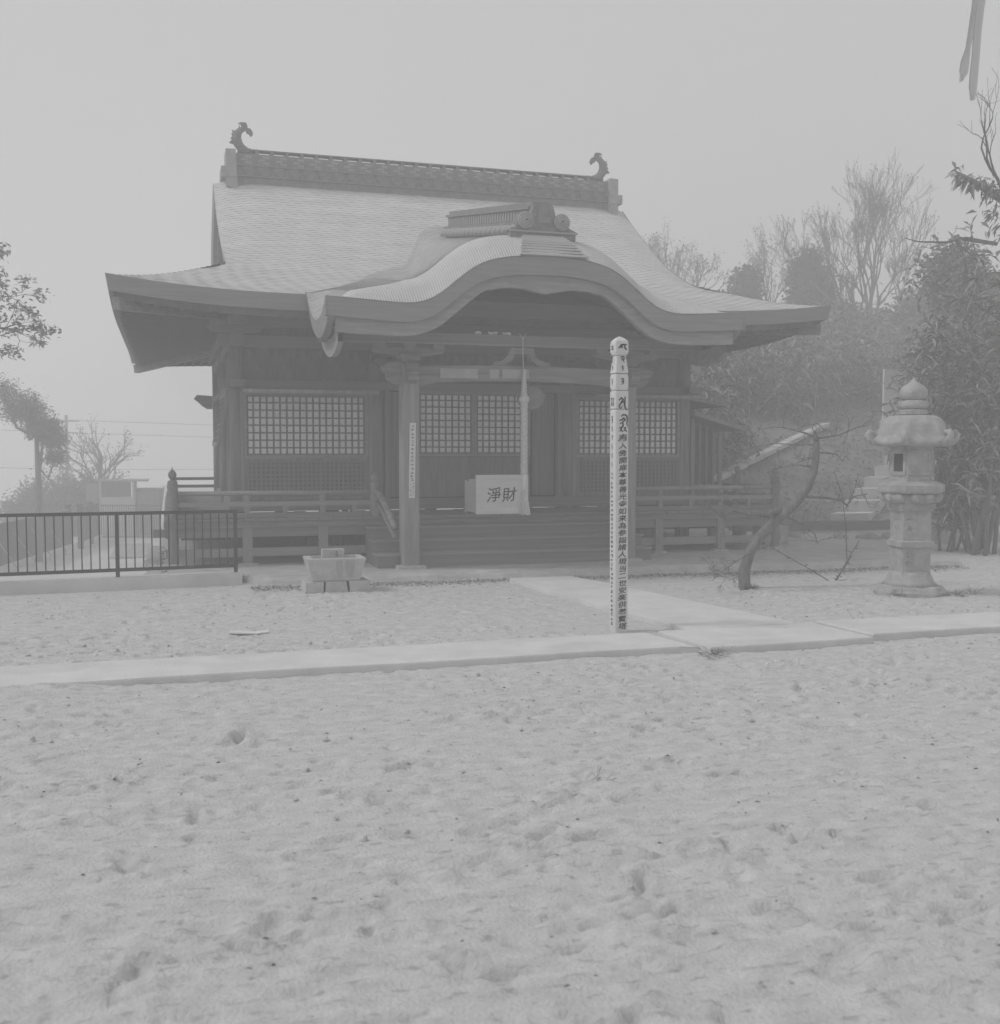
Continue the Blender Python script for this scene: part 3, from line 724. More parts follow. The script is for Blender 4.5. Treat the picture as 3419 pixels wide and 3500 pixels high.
for a, b_ in ((-4.72, -2.0), (2.0, 4.72)):
    tobox('apron_board', 'wood_h', ver, XC + a, XC + b_, YV - .03, YV + .03, .44, .566)
    tobox('lower_tie', 'wood_light', ver, XC + a, XC + b_, YV - .02, YV + .03, .17, .285)
tobox('long_strip', 'wood_light', ver, XC - 3.1, XC - 2.1, YV - .05, YV - .01, .702, .715)
for sx in (-3.64, -2.60, 2.57, 3.64):
    tobox('veranda_post', 'wood_lightv', ver, XC + sx - .065, XC + sx + .065, YV - .06, YV + .06, ZP, .57)
    MB().lathe((XC + sx, YV, ZP - .03), [(.16, 0), (.15, .05), (.10, .065)], 9, sx).build('base_stone', 'rock', ver)
gib = [(.072, 0), (.072, .985), (.079, .99), (.079, 1.01), (.068, 1.015), (.068, 1.075), (.072, 1.08), (.072, 1.10), (.067, 1.105), (.066, 1.155), (.056, 1.175), (.031, 1.18), (.029, 1.20), (.045, 1.212), (.056, 1.245), (.053, 1.275), (.032, 1.308), (.010, 1.325), (.003, 1.365)]
for s in (-1, 1):
    MB().lathe((XC + s * 4.62, YV, ZP), gib, 16).build('corner_newel', 'wood_v', ver)
    MB().lathe((XC + s * 4.62, YV, ZP - .03), [(.2, 0), (.19, .06), (.12, .075)], 9).build('base_stone', 'rock', ver)
    if s > 0: MB().lathe((XC + 4.57, 16.4, ZP), gib, 14).build('side_newel', 'wood_v', ver)
    gs = [(r, z - .62) for r, z in gib if z > .9]; gs = [(.066, 0)] + [(r * .92, z * .86) for r, z in gs]
    MB().lathe((XC + s * 1.86, YV, .70), gs, 14).build('stair_newel', 'wood_lightv', ver)
    MB().tube([(XC + s * 1.86, YV, 1.045), (XC + s * 4.7, YV, 1.045)], .032, 10).build('top_rail', 'wood_light', ver, smooth=True)
    a, b_ = sorted((XC + s * 1.86, XC + s * 4.66))
    tobox('middle_rail', 'wood_light', ver, a, b_, YV - .025, YV + .025, .865, .925)
    tobox('bottom_rail', 'wood_h', ver, a, b_, YV - .04, YV + .04, .705, .765)
    for q in (2.6, 3.64):
        tobox('rail_strut', 'wood_lightv', ver, XC + s * q - .035, XC + s * q + .035, YV - .03, YV + .03, .765, .865)
        MB().lathe((XC + s * q, YV, .925), [(.045, 0), (.035, .03), (.05, .06), (.045, .09)], 8).build('rail_block', 'wood_lightv', ver)
    for q in (2.15, 3.12, 4.14): tobox('rail_strut', 'wood_lightv', ver, XC + s * q - .03, XC + s * q + .03, YV - .025, YV + .025, .765, .865)
    # railing along the side
    MB().tube([(XC + s * 4.57, YV, 1.046), (XC + s * 4.57, YR + .4, 1.046)], .031, 8).build('top_rail', 'wood_d', ver)
    tobox('middle_rail', 'wood_d', ver, XC + s * 4.57 - .025, XC + s * 4.57 + .025, YV + .07, YR + .4, .866, .924)
    tobox('bottom_rail', 'wood_d', ver, XC + s * 4.57 - .035, XC + s * 4.57 + .035, YV + .07, YR + .4, .706, .764)
    for k in range(1, 8): tobox('veranda_post', 'wood_lightv', ver, XC + s * 4.62 - .06, XC + s * 4.62 + .06, YV + k * 1.05 - .06, YV + k * 1.05 + .06, ZP, .57)
    # stair rail sweeping down to the porch post
    MB().tube([(XC + s * 1.86, YV - .02, 1.06), (XC + s * 1.84, YV - .25, 1.02), (XC + s * 1.80, YV - .55, .86), (XC + s * 1.76, YV - .85, .64), (XC + s * 1.74, YP + .12, .58)], [.04, .045, .045, .045, .04], 10).build('stair_rail', 'wood_light', ver, smooth=True)
    MB().tube([(XC + s * 1.84, YV - .04, .90), (XC + s * 1.80, YV - .45, .72), (XC + s * 1.75, YV - .9, .46)], .03, 8).build('stair_rail', 'wood_light', ver, smooth=True)
# rear railing seen through the gap at the left
for zz in (1.045, .89, .735): tobox('rear_rail', 'wood_h', ver, XC - 4.6, XC + 4.6, YR + .37, YR + .43, zz - .03, zz + .03)
for zt, yf in ((.213, 14.30), (.377, 14.62), (.54, 14.94)):
    st = tobox('step', 'wood_h', T, XC - 2.0, XC + 2.0, yf, 15.26, zt - .163 - (.0 if zt > .3 else .02), zt - .002)
    tobox('tread', 'wood_light', T, XC - 2.02, XC + 2.02, yf - .025, yf + .36, zt, zt + .022)
# under the floor: hall posts and boards
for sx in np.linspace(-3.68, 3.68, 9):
    tobox('floor_post', 'deep_shade', T, XC + sx - .09, XC + sx + .09, YW + .02, YW + .2, ZP, .7)
    tobox('floor_post', 'deep_shade', T, XC + sx - .09, XC + sx + .09, YB - .1, YB + .1, ZP, .7)
tobox('floor_tie', 'deep_shade', T, XC - 4.5, XC + 4.5, YW + .08, YW + .13, .30, .40)
for a, b_ in ((-3.55, -2.72), (-1.5, -.7), (-.3, .5), (.9, 1.5), (2.2, 2.9)): tobox('floor_panel', 'deep_shade', T, XC + a, XC + b_, YW + .23, YW + .27, ZP, .69)
for a in (-2.35, -2.2, -2.05, -1.92, 1.7, 1.86): tobox('floor_strut', 'deep_shade', T, XC + a, XC + a + .1, YW + .5, YW + .56, ZP, .69)
# lean-to on the right-hand veranda
A = MB(); ax0, ax1, ay0, ay1 = XC + 3.84, XC + 4.42, YW + .10, YW + 1.3
A.prism([(ax0 - .05, 2.22), (ax1 + .32, 1.96), (ax1 + .34, 2.03), (ax0 - .05, 2.29)], 'y', ay0 - .2, ay1 + .2)
an = A.build('lean_to_roof', 'wood_light', T)
for i in range(5):
    x = ax0 + .03 + i * (ax1 - ax0 - .06) / 4
    tobox('lean_to_post', 'wood_lightv' if i in (0, 4) else 'wood_v', an, x - (.035 if i in (0, 4) else .018), x + (.035 if i in (0, 4) else .018), ay0, ay0 + .06, .7, 2.18 - .45 * (x - ax0))
tobox('lean_to_sill', 'wood_light', an, ax0, ax1, ay0 - .02, ay0 + .07, .98, 1.05)
tobox('lean_to_panel', 'wood_v', an, ax0, ax1, ay0 + .02, ay0 + .05, .7, .98)
tobox('lean_to_wall', 'wood_dark', an, ax0, ax1, ay0 + .35, ay0 + .4, .7, 2.0)

# ------------------------------------------------------------------ writing
def text_mesh(s, size, bold=.0):
    cu = bpy.data.curves.new('t', 'FONT'); cu.body = s; cu.size = size; cu.align_x = 'CENTER'; cu.align_y = 'CENTER'; cu.offset = bold; cu.resolution_u = 2; cu.extrude = .0012
    ob = bpy.data.objects.new('t', cu); col.objects.link(ob); dg = bpy.context.evaluated_depsgraph_get(); dg.update()
    me = bpy.data.meshes.new_from_object(ob.evaluated_get(dg)); bpy.data.objects.remove(ob)
    return me
def write(name, s, size, c, parent, m='ink', face='front', bold=.0, squash=(1, 1), tilt=0):
    me = text_mesh(s, size, bold); me.materials.clear(); me.materials.append(MATS[m])
    n = len(me.vertices); co = np.zeros(n * 3); me.vertices.foreach_get('co', co); co = co.reshape(-1, 3)
    if n:
        mid = (co.max(0) + co.min(0)) / 2; co -= np.array([mid[0], mid[1], 0])
        co[:, 0] += .10 * co[:, 1]; co[:, 1] += .08 * co[:, 0]              # the slant of a brush hand
        me.vertices.foreach_set('co', co.ravel())
    o = place(name, me, parent, c, (squash[0], squash[1], 1), (math.pi / 2, tilt, 0) if face == 'front' else (math.pi / 2, 0, -math.pi / 2))
    return o
def stroke(b, pts, w, P):
    """a brush stroke: ribbon with a swelling width, laid by P(u,v)->xyz"""
    n = len(pts); L = []; Rr = []
    for i, (x, y) in enumerate(pts):
        x0, y0 = pts[max(0, i - 1)]; x1, y1 = pts[min(n - 1, i + 1)]
        dx, dy = x1 - x0, y1 - y0; l = math.hypot(dx, dy) or 1
        t = i / (n - 1); ww = w * (.55 + .75 * math.sin(math.pi * min(1, t * .9 + .12))) / 2
        L.append(P(x - dy / l * ww, y + dx / l * ww)); Rr.append(P(x + dy / l * ww, y - dx / l * ww))
    b.grid([L, Rr])
SID = {  # siddham-like seed letters as strokes in a unit box
 'a': [[(.0, .35), (.2, .55), (.35, .85), (.75, .9), (1.0, .85)], [(.35, .85), (.42, .5), (.3, .3)], [(.75, .88), (.7, .5), (.85, .15), (1, .25)]],
 'b': [[(.15, .9), (.6, .95), (.85, .8)], [(.75, .9), (.8, .6), (.35, .6), (.6, .35), (.85, .1)], [(.2, .85), (.15, .65)]],
 'c': [[(.2, .9), (.55, .95), (.7, .8)], [(.65, .85), (.6, .6), (.3, .55), (.65, .45), (.55, .2), (.25, .1)]],
 'd': [[(.1, .85), (.9, .9)], [(.2, .85), (.15, .55), (.5, .45), (.75, .6), (.65, .8)], [(.5, .5), (.6, .2), (.9, .1)]],
 'e': [[(.1, .7), (.35, .9), (.55, .75), (.3, .5), (.1, .25), (.3, .1), (.5, .35)], [(.75, 1), (.72, .6), (.7, .3), (.85, .05), (1.0, .0)], [(.45, .55), (.7, .6)]],
 'f': [[(.35, .85), (.6, 1), (.9, .9), (.95, .6), (.9, .3), (1, .1)], [(.15, .55), (.45, .6), (.6, .75), (.75, .6), (.45, .4), (.2, .3)], [(.5, .45), (.55, .15), (.35, .05)]],
 'g': [[(.1, .8), (.5, .85)], [(.4, .85), (.3, .4), (.1, .2)], [(.25, .5), (.55, .1)], [(.6, .8), (.95, .85)], [(.85, .85), (.75, .4), (.6, .25)], [(.75, .5), (1, .1)]],
 'h': [[(.3, .95), (.6, .75), (.35, .55), (.65, .35), (.4, .1)]], 'i': [[(.3, .9), (.7, .8), (.5, .5), (.6, .1)]], 'j': [[(.5, 1), (.35, .6), (.6, .4), (.5, 0)]]}
def glyph(b, g, u0, v0, w, h, sw, P):
    for s in SID[g]:
        pts = []
        for i in range(len(s) - 1):
            for t in (0, .33, .66): pts.append((s[i][0] + (s[i + 1][0] - s[i][0]) * t, s[i][1] + (s[i + 1][1] - s[i][1]) * t))
        pts.append(s[-1]); stroke(b, [(u0 + w * (x - .5), v0 + h * (y - .5)) for x, y in pts], sw, P)
def scribble(b, u0, v0, w, h, sw, P, rng):               # a brushed character too small to read
    for k in range(rng.randint(3, 5)):
        a = rng.random() < .5; x = u0 + rng.uniform(-.4, .4) * w; y = v0 + rng.uniform(-.42, .42) * h
        if a: pts = [(u0 - w * rng.uniform(.25, .5), y), (u0, y + h * .06), (u0 + w * rng.uniform(.25, .5), y + h * .03)]
        else: pts = [(x, v0 + h * rng.uniform(.1, .5)), (x - w * .05, v0), (x + w * rng.uniform(-.3, .3), v0 - h * rng.uniform(.2, .5))]
        stroke(b, pts, sw, P)

# offertory box on the top step
ob = thing('offertory_box', 'pale wooden offertory box with two black brushed characters on its front', 'box', (XC, YV, .70))
bx0, bx1, by0, bz0, bz1 = 4.275, 5.075, 15.20, .70, 1.275
tobox('body', 'box_wood', ob, bx0 - .0, bx1, by0 + .03, by0 + .50, bz0 + .02, bz1 - .10)
fb = MB()
for a, b_, c, d in ((bx0, bx1, bz1 - .06, bz1), (bx0, bx1, bz0, bz0 + .05), (bx0, bx0 + .04, bz0 + .05, bz1 - .06), (bx1 - .04, bx1, bz0 + .05, bz1 - .06)): fb.box(a, b_, by0 - .03, by0 + .02, c, d)
fb.build('front_frame', 'box_wood', ob)
tobox('front_board', 'box_wood', ob, bx0 + .04, bx1 - .04, by0 - .005, by0 + .02, bz0 + .05, bz1 - .06)
tobox('corner_post', 'new_wood', ob, bx0 - .03, bx0 - .002, by0 + .46, by0 + .51, bz0, bz1 - .09)
for q in range(6): tobox('top_slat', 'box_wood', ob, bx0 + .02, bx1 - .02, by0 + .05 + q * .075, by0 + .09 + q * .075, bz1 - .1, bz1 - .07)
write('character', '淨', .225, (4.555, by0 - .008, .985), ob, bold=.0018)
write('character', '財', .225, (4.79, by0 - .008, .985), ob, bold=.0018)

# bell rope and gong
rp_ = thing('bell_rope', 'twisted white bell rope with knot and fringed tassel hanging in the porch', 'rope', (4.66, YP - .13, .74))
rx, ry = 4.665, YP - .13
MB().tube([(rx - .02, ry, 3.17), (rx - .012, ry, 2.72)], .006, 6).build('cord', 'rope', rp_)
for s in (-1, 1): MB().tube([(rx - .02, ry, 3.15), (rx - .02 + s * .05, ry, 3.23)], .005, 5).build('cord', 'rope', rp_)
for k in range(3):
    pts = []; rr_ = []
    for i in range(150):
        t = i / 149; zz = 2.74 - t * 1.44; a = zz * 46 + k * 2.094; rad = .013 + .015 * min(1, t * 3.2)
        pts.append((rx + rad * math.cos(a), ry + rad * math.sin(a), zz)); rr_.append(.013 + .013 * min(1, t * 3.2))
    MB().tube(pts, rr_, 6).build('strand', 'rope', rp_, smooth=True)
MB().lathe((rx, ry, 2.27), [(.03, 0), (.066, .025), (.078, .06), (.066, .1), (.03, .125)], 12).build('knot', 'rope', rp_, smooth=True)
MB().lathe((rx, ry, 1.05), [(.045, 0), (.044, .12), (.042, .25), (.03, .27)], 12).build('wrapping', 'paper', rp_, smooth=True)
MB().lathe((rx, ry, 1.035), [(.05, 0), (.05, .02)], 12).build('band', 'rope', rp_)
ts = MB()
for i in range(46):
    a = i * 2.4; r0 = .012 + .03 * R.random(); r1 = r0 + .028 + .015 * R.random()
    ts.tube([(rx + r0 * math.cos(a), ry + r0 * math.sin(a), 1.04), (rx + r1 * .9 * math.cos(a), ry + r1 * .9 * math.sin(a), .9), (rx + .015 + r1 * math.cos(a), ry + r1 * math.sin(a), .745 + R.random() * .03)], .011, 5)
ts.build('tassel', 'rope', rp_)
gg = thing('gong', 'dark flat temple gong hanging behind the bell rope', 'gong', (4.79, YP, 2.36))
gp = [(.18 * math.cos(a) * (1 + .02 * math.cos(8 * a)), .16 * math.sin(a)) for a in np.linspace(0, 2 * math.pi, 25)[:-1]]
MB().prism([(4.80 + a, 2.355 + c) for a, c in gp], 'y', YP - .05, YP + .05).build('body', 'bronze', gg)
for s in (-1, 1): MB().tube([(4.80 + s * .16, YP - .03, 2.40), (4.80 + s * .16, YP + .03, 2.40)], .045, 10).build('ear', 'bronze', gg)
MB().lathe((0, 0, 0), [(.1, 0)], 3) if False else None
MB().tube([(4.80, YP, 2.5), (4.80, YP, 2.56)], .015, 6).build('hanger', 'iron', gg)

# paper plaque on the left porch post
pq = thing('name_plaque', 'tall narrow pale plaque with a column of brushed characters on the porch post', 'plaque', (3.105, YP - .12, 1.0))
pz0, pz1 = 1.0, 2.0; PX = 3.10
MB().obox((PX, YP - .128, (pz0 + pz1) / 2), (.082, .012, pz1 - pz0), (0, RAD(1.0), 0)).build('board', 'paper', pq)
wr = MB(); rg = random.Random(4)
PPq = lambda u, v: (PX - .0 + u + (v - 1.5) * .0175, YP - .1362, v)
for i in range(15): scribble(wr, 0, 1.955 - i * .051, .045, .036, .006, PPq, rg)
for i in range(5):
    scribble(wr, -.018, 1.18 - i * .036, .022, .026, .004, PPq, rg); scribble(wr, .018, 1.19 - i * .036, .022, .026, .004, PPq, rg)
wr.build('writing', 'ink_soft', pq)

# tall memorial post in the sand
SX, SY = 3.875, 8.995
sp_ = thing('memorial_post', 'tall new pale timber post with carved top and black brushed column of writing', 'post', (SX, SY, 0))
h = .0635
def sq(b, prof, n=4):
    vs = []; k = len(prof)
    for w, z in prof:
        c = w * .12
        ring = [(-w + c, -w), (w - c, -w), (w, -w + c), (w, w - c), (w - c, w), (-w + c, w), (-w, w - c), (-w, -w + c)]
        vs += [(SX + a + (z * -.004), SY + c2, z) for a, c2 in ring]
    fs = [(i * 8 + j, i * 8 + (j + 1) % 8, (i + 1) * 8 + (j + 1) % 8, (i + 1) * 8 + j) for i in range(k - 1) for j in range(8)]
    b.add(vs, fs + [tuple(range(7, -1, -1)), tuple((k - 1) * 8 + j for j in range(8))])
b = MB(); sq(b, [(h, -.15), (h, 1.995), (h * .95, 2.003)]); b.build('shaft', 'new_wood', sp_)
b = MB(); sq(b, [(h * .95, 2.009), (h, 2.016), (h, 2.16), (h * .97, 2.168)]); b.build('square_block', 'new_wood', sp_)
b = MB(); sq(b, [(h * .84, 2.173), (h * .97, 2.19), (h, 2.21), (h, 2.29), (h * .96, 2.31), (h * .84, 2.322)]); b.build('round_block', 'new_wood', sp_)
b = MB(); sq(b, [(h, 2.327), (h, 2.335), (h * .70, 2.48)]); b.build('tapered_block', 'new_wood', sp_)
b = MB(); sq(b, [(h * .68, 2.482), (h * .85, 2.49), (h, 2.515), (h * 1.0, 2.59), (h * .93, 2.612), (h * .5, 2.64), (.002, 2.655)]); b.build('jewel_block', 'new_wood', sp_)
zg = [(2.06, 'e', .09, .12, .013), (1.90, 'f', .10, .12, .012), (1.805 + .02, 'g', .085, .05, .010), (2.25, 'c', .055, .06, .010), (2.37, 'h', .04, .055, .009), (2.445, 'b', .05, .06, .009), (2.555, 'a', .085, .06, .012)]
b = MB(); Pf = lambda u, v: (SX + u - v * .004, SY - h - .002, v)
for zc, gk, w, hh, sw in zg: glyph(b, gk, .006, zc, w, hh, sw, Pf)
b.build('seed_letters', 'ink', sp_, kind='stuff')
# only the tapered block's letters lie on a sloped face: kept upright just proud of it
TXT = '奉入佛開扉本尊善光寺如来為参詣諸人現当二世安楽供養寶塔'
zt = 1.745; step = (1.745 - .06) / (len(TXT) - 1)
for i, ch in enumerate(TXT):
    write('character', ch, .076 if i else .088, (SX + .008 + R.uniform(-.003, .003) - (zt - i * step) * .004, SY - h - .0015, zt - i * step), sp_, bold=.0008, squash=(1.06, .80 if i else 1.0), tilt=R.uniform(-.06, .06))
b = MB(); Pl = lambda u, v: (SX - h - .002 - v * .004, SY - u, v); rg = random.Random(9)
for zc, gk, w, hh, sw in ((2.55, 'g', .05, .05, .009), (2.44, 'h', .04, .05, .009), (2.37, 'i', .04, .05, .009), (2.25, 'h', .04, .06, .01), (2.07, 'g', .08, .10, .010), (1.91, 'c', .06, .07, .010), (1.83, 'h', .05, .06, .01), (1.75, 'i', .05, .06, .01), (1.67, 'j', .05, .06, .01), (1.59, 'h', .05, .06, .01), (1.51, 'j', .05, .06, .01)):
    glyph(b, gk, -.005, zc, w, hh, sw, Pl)
for i in range(34): scribble(b, -.004, 1.43 - i * .041, .05, .03, .0065, Pl, rg)
b.build('side_writing', 'ink', sp_)

# ------------------------------------------------------------------ stone lantern
LX, LY = 8.09, 10.42
ln = thing('stone_lantern', 'large weathered stone lantern with curled roof corners and jewel finial', 'lantern', (LX, LY, 0))
SQ = math.pi / 4 + RAD(-12)
def wob(b, amp, f=9):
    for i, (x, y, z) in enumerate(b.v):
        n = math.sin(x * f + z * 7) * math.sin(y * f * 1.3 + z * 5 + 1); b.v[i] = (x + amp * n, y + amp * math.sin(z * f + x * 11), z + amp * .5 * n)
    return b
def hexring(b, prof, n=6, rot=0, sub=1): return b.lathe((LX, LY, 0), prof, n, rot)
b = MB(); b.lathe((LX, LY, -.05), [(.40, 0), (.40, .09), (.36, .14), (.30, .16)], 14); wob(b, .018, 13); b.build('base', 'stone', ln)
b = MB(); b.lathe((LX, LY, .10), [(.31, 0), (.27, .05), (.235, .12), (.225, .16)], 14); b.build('foot', 'stone', ln, smooth=True)
b = MB(); b.lathe((LX, LY, .24), [(.232, 0), (.232, .30)], 4, SQ); b.build('lower_shaft', 'stone', ln)
b = MB(); b.lathe((LX, LY, .53), [(.25, 0), (.275, .02), (.275, .075), (.245, .09)], 4, SQ); b.build('shaft_band', 'stone', ln)
b = MB(); b.lathe((LX, LY, .61), [(.232, 0), (.232, .355)], 4, SQ); b.build('upper_shaft', 'stone', ln)
b = MB(); b.lathe((LX, LY, .955), [(.26, 0), (.26, .02), (.275, .03), (.275, .085)], 4, SQ); b.build('neck', 'stone', ln)
b = MB(); b.lathe((LX, LY, 1.04), [(.25, 0), (.29, .03), (.31, .07), (.315, .11)], 12); b.build('lotus', 'stone', ln, smooth=True)
for k in range(12):
    a = k * math.pi / 6; MB().lathe((LX + .285 * math.cos(a), LY + .285 * math.sin(a), 1.05), [(.02, 0), (.05, .03), (.06, .08), (.04, .10)], 8).build('petal', 'stone', ln, smooth=True)
HEX = RAD(-17)
b = MB(); b.lathe((LX, LY, 1.155), [(.37, 0), (.385, .02), (.385, .09), (.37, .10), (.28, .135)], 6, HEX); b.build('platform', 'stone', ln)
fbx = MB(); fbx.lathe((LX, LY, 1.29), [(.262, 0), (.262, .05), (.25, .055), (.25, .37), (.266, .38), (.266, .41)], 6, HEX); fbx.build('fire_box', 'stone', ln)
def hexface(k, u, v, out=.003):                          # point on the k-th face of the fire box
    a = HEX + k * math.pi / 3 + math.pi / 6; r = .25 * math.cos(math.pi / 6) + out
    return (LX + r * math.cos(a) - u * math.sin(a), LY + r * math.sin(a) + u * math.cos(a), v)
def facepanel(name, k, u0, u1, v0, v1, m, t=.004):
    b = MB(); b.add([hexface(k, u0, v0, t), hexface(k, u1, v0, t), hexface(k, u1, v1, t), hexface(k, u0, v1, t), hexface(k, u0, v0, -.02), hexface(k, u1, v0, -.02), hexface(k, u1, v1, -.02), hexface(k, u0, v1, -.02)],
                         [(0, 1, 2, 3), (0, 4, 5, 1), (1, 5, 6, 2), (2, 6, 7, 3), (3, 7, 4, 0)]); return b.build(name, m, ln)
for k in range(6):
    if k in (3, 0): 
        for q in ((-.10, -.065), (.065, .10)): facepanel('window_frame', k, q[0], q[1], 1.36, 1.64, 'stone', .012)
        facepanel('window_frame', k, -.10, .10, 1.60, 1.64, 'stone', .0125); facepanel('window_frame', k, -.10, .10, 1.355, 1.40, 'stone', .0125)
        facepanel('fire_opening', k, -.065, .065, 1.40, 1.60, 'deep_shade', .002)  # flat dark panel stands in for the shade inside the opening
    else:
        for q in ((-.118, -.10, 1.36, 1.64), (.10, .118, 1.36, 1.64), (-.10, .10, 1.62, 1.64), (-.10, .10, 1.36, 1.38)): facepanel('panel_rim', k, q[0], q[1], q[2], q[3], 'stone', .012)
        facepanel('relief', k, -.04, .035, 1.455, 1.467, 'stone', .014); facepanel('relief', k, -.03, .03, 1.53, 1.56, 'stone', .010)
# roof: six-sided dome with curled corners
rows = []
prf = [(.16, 2.035), (.27, 2.028), (.33, 1.995), (.36, 1.93), (.37, 1.87), (.385, 1.81), (.41, 1.76), (.44, 1.738), (.44, 1.70), (.38, 1.68), (.26, 1.69)]
nseg = 60
for r, z in prf:
    row = []
    for j in range(nseg + 1):
        a = HEX + 2 * math.pi * j / nseg; c = math.cos(6 * (a - HEX)); t = (c + 1) / 2
        hexr = math.cos(math.pi / 6) / math.cos(((a - HEX + math.pi / 6) % (math.pi / 3)) - math.pi / 6)
        hexr = 1 / (math.cos(((a - HEX) % (math.pi / 3)) - math.pi / 6)) * math.cos(math.pi / 6)
        k = max(0, (r - .33) / .13); rr_ = r * (1 - .75 * min(1, r / .3) * (1 - hexr))
        rr_ += .05 * k * t ** 6; zz = z + .05 * k * t ** 3 + .012 * math.sin(3 * a) * 0
        row.append((LX + rr_ * math.cos(a), LY + rr_ * math.sin(a), zz))
    rows.append(row)
rb = MB().grid(rows); rb.f = [f[::-1] for f in rb.f]; rb.build('roof', 'stone', ln, smooth=True)
for k in range(6):
    a = HEX + k * math.pi / 3; ca, sa = math.cos(a), math.sin(a)
    pts = [(.355, 1.765), (.41, 1.737), (.455, 1.737), (.495, 1.768), (.507, 1.815), (.48, 1.848), (.445, 1.842), (.438, 1.81)]
    MB().tube([(LX + r * ca, LY + r * sa, z) for r, z in pts], [.05, .05, .045, .04, .036, .032, .026, .015], 10).build('corner_curl', 'stone', ln, smooth=True)
b = MB(); b.lathe((LX, LY, 2.03), [(.14, 0), (.155, .015), (.155, .055), (.14, .07)], 14); b.build('collar', 'stone', ln)
b = MB(); b.lathe((LX, LY, 2.10), [(.13, 0), (.158, .02), (.165, .05), (.158, .085), (.14, .10)], 16); wob(b, .006, 30); b.build('lotus_seat', 'stone', ln, smooth=True)
b = MB(); b.lathe((LX, LY, 2.20), [(.11, 0), (.14, .03), (.153, .08), (.148, .12), (.115, .165), (.07, .19), (.035, .215), (.014, .245), (.002, .265)], 18); b.build('jewel', 'stone', ln, smooth=True)
b = MB(); rg = random.Random(2); sa_ = SQ + math.pi + math.pi / 4 
cs_, sn_ = math.cos(SQ + math.pi * .75), math.sin(SQ + math.pi * .75)
# carved characters on the left face of the shaft
nrm = Vector((math.cos(SQ + 3 * math.pi / 4 + math.pi / 4 - math.pi / 4), math.sin(SQ + 3 * math.pi / 4), 0))
def shaftP(u, v):
    a = SQ + 2 * math.pi / 4 + math.pi / 4 - 0; r = .232 * math.cos(math.pi / 4) + .002
    a = math.pi + RAD(-12) + 0
    return (LX + r * math.cos(a) - u * math.sin(a), LY + r * math.sin(a) + u * math.cos(a), v)
def shaftF(u, v):
    a = -math.pi / 2 + RAD(-12); r = .232 * math.cos(math.pi / 4) + .002
    return (LX + r * math.cos(a) - u * math.sin(a), LY + r * math.sin(a) + u * math.cos(a), v)
for k in range(2): scribble(b, -.085, .89 - k * .13, .09, .09, .012, shaftF, rg); scribble(b, -.085, .47 - k * .12, .09, .09, .014, shaftF, rg)
for k in range(2): scribble(b, 0, .89 - k * .13, .2, .1, .012, shaftP, rg)
b.build('carved_writing', 'granite_wet', ln)

# ------------------------------------------------------------------ water basin
wb = thing('water_basin', 'granite water trough with a tap block, standing on rough stones', 'basin', (1.84, 12.55, 0))
bxc, byc = 1.83, 12.62
for i, (a, w) in enumerate(((-.245, .22), (0, .25), (.26, .24))):
    b = MB(); b.box(bxc + a - w / 2, bxc + a + w / 2 - .008, byc - .21, byc + .2, -.03, .125)
    for q in range(len(b.v)):
        x, y, z = b.v[q]; b.v[q] = (x + R.uniform(-.012, .012) + (.0 if z > 0 else (x - bxc) * .06), y + R.uniform(-.015, .015), z + R.uniform(-.006, .004))
    b.build('base_stone', 'granite', wb)
def troughring(w, d, z): return [(bxc - w, byc - d, z), (bxc + w, byc - d, z), (bxc + w, byc + d, z), (bxc - w, byc + d, z)]
b = MB(); vs = troughring(.265, .17, .125) + troughring(.275, .18, .14) + troughring(.34, .215, .385) + troughring(.335, .21, .395) + troughring(.27, .15, .395) + troughring(.25, .13, .30)
fs = [(3, 2, 1, 0)]
for k in range(5): fs += [(k * 4 + j, k * 4 + (j + 1) % 4, (k + 1) * 4 + (j + 1) % 4, (k + 1) * 4 + j) for j in range(4)]
fs.append((20, 21, 22, 23)); b.add(vs, fs); b.build('trough', 'granite', wb)
MB().box(bxc - .25, bxc + .25, byc - .13, byc + .13, .30, .345).build('water', 'granite_wet', wb)
for a, w in ((.03, .035), (.15, .05)):
    b = MB(); rows = []
    for t in np.linspace(0, 1, 9):
        zz = .37 - t * .2; yy = byc - .213 + (.37 - zz) * .143 - .002; ww = w * (1 + .25 * math.sin(t * 5)); rows.append([(bxc + a - ww + .01 * t, yy, zz), (bxc + a + ww, yy, zz)])
    b.grid(rows).build('damp_stain', 'damp', wb)
MB().box(bxc - .13, bxc + .125, byc + .04, byc + .16, .345, .478).build('tap_block', 'granite', wb)
MB().tube([(bxc + .03, byc + .04, .43), (bxc + .03, byc - .02, .43), (bxc + .03, byc - .03, .40)], .012, 8).build('tap', 'bronze', wb)
MB().tube([(bxc + .03, byc + .01, .43), (bxc + .03, byc + .01, .46)], .008, 6).build('tap_handle', 'bronze', wb)

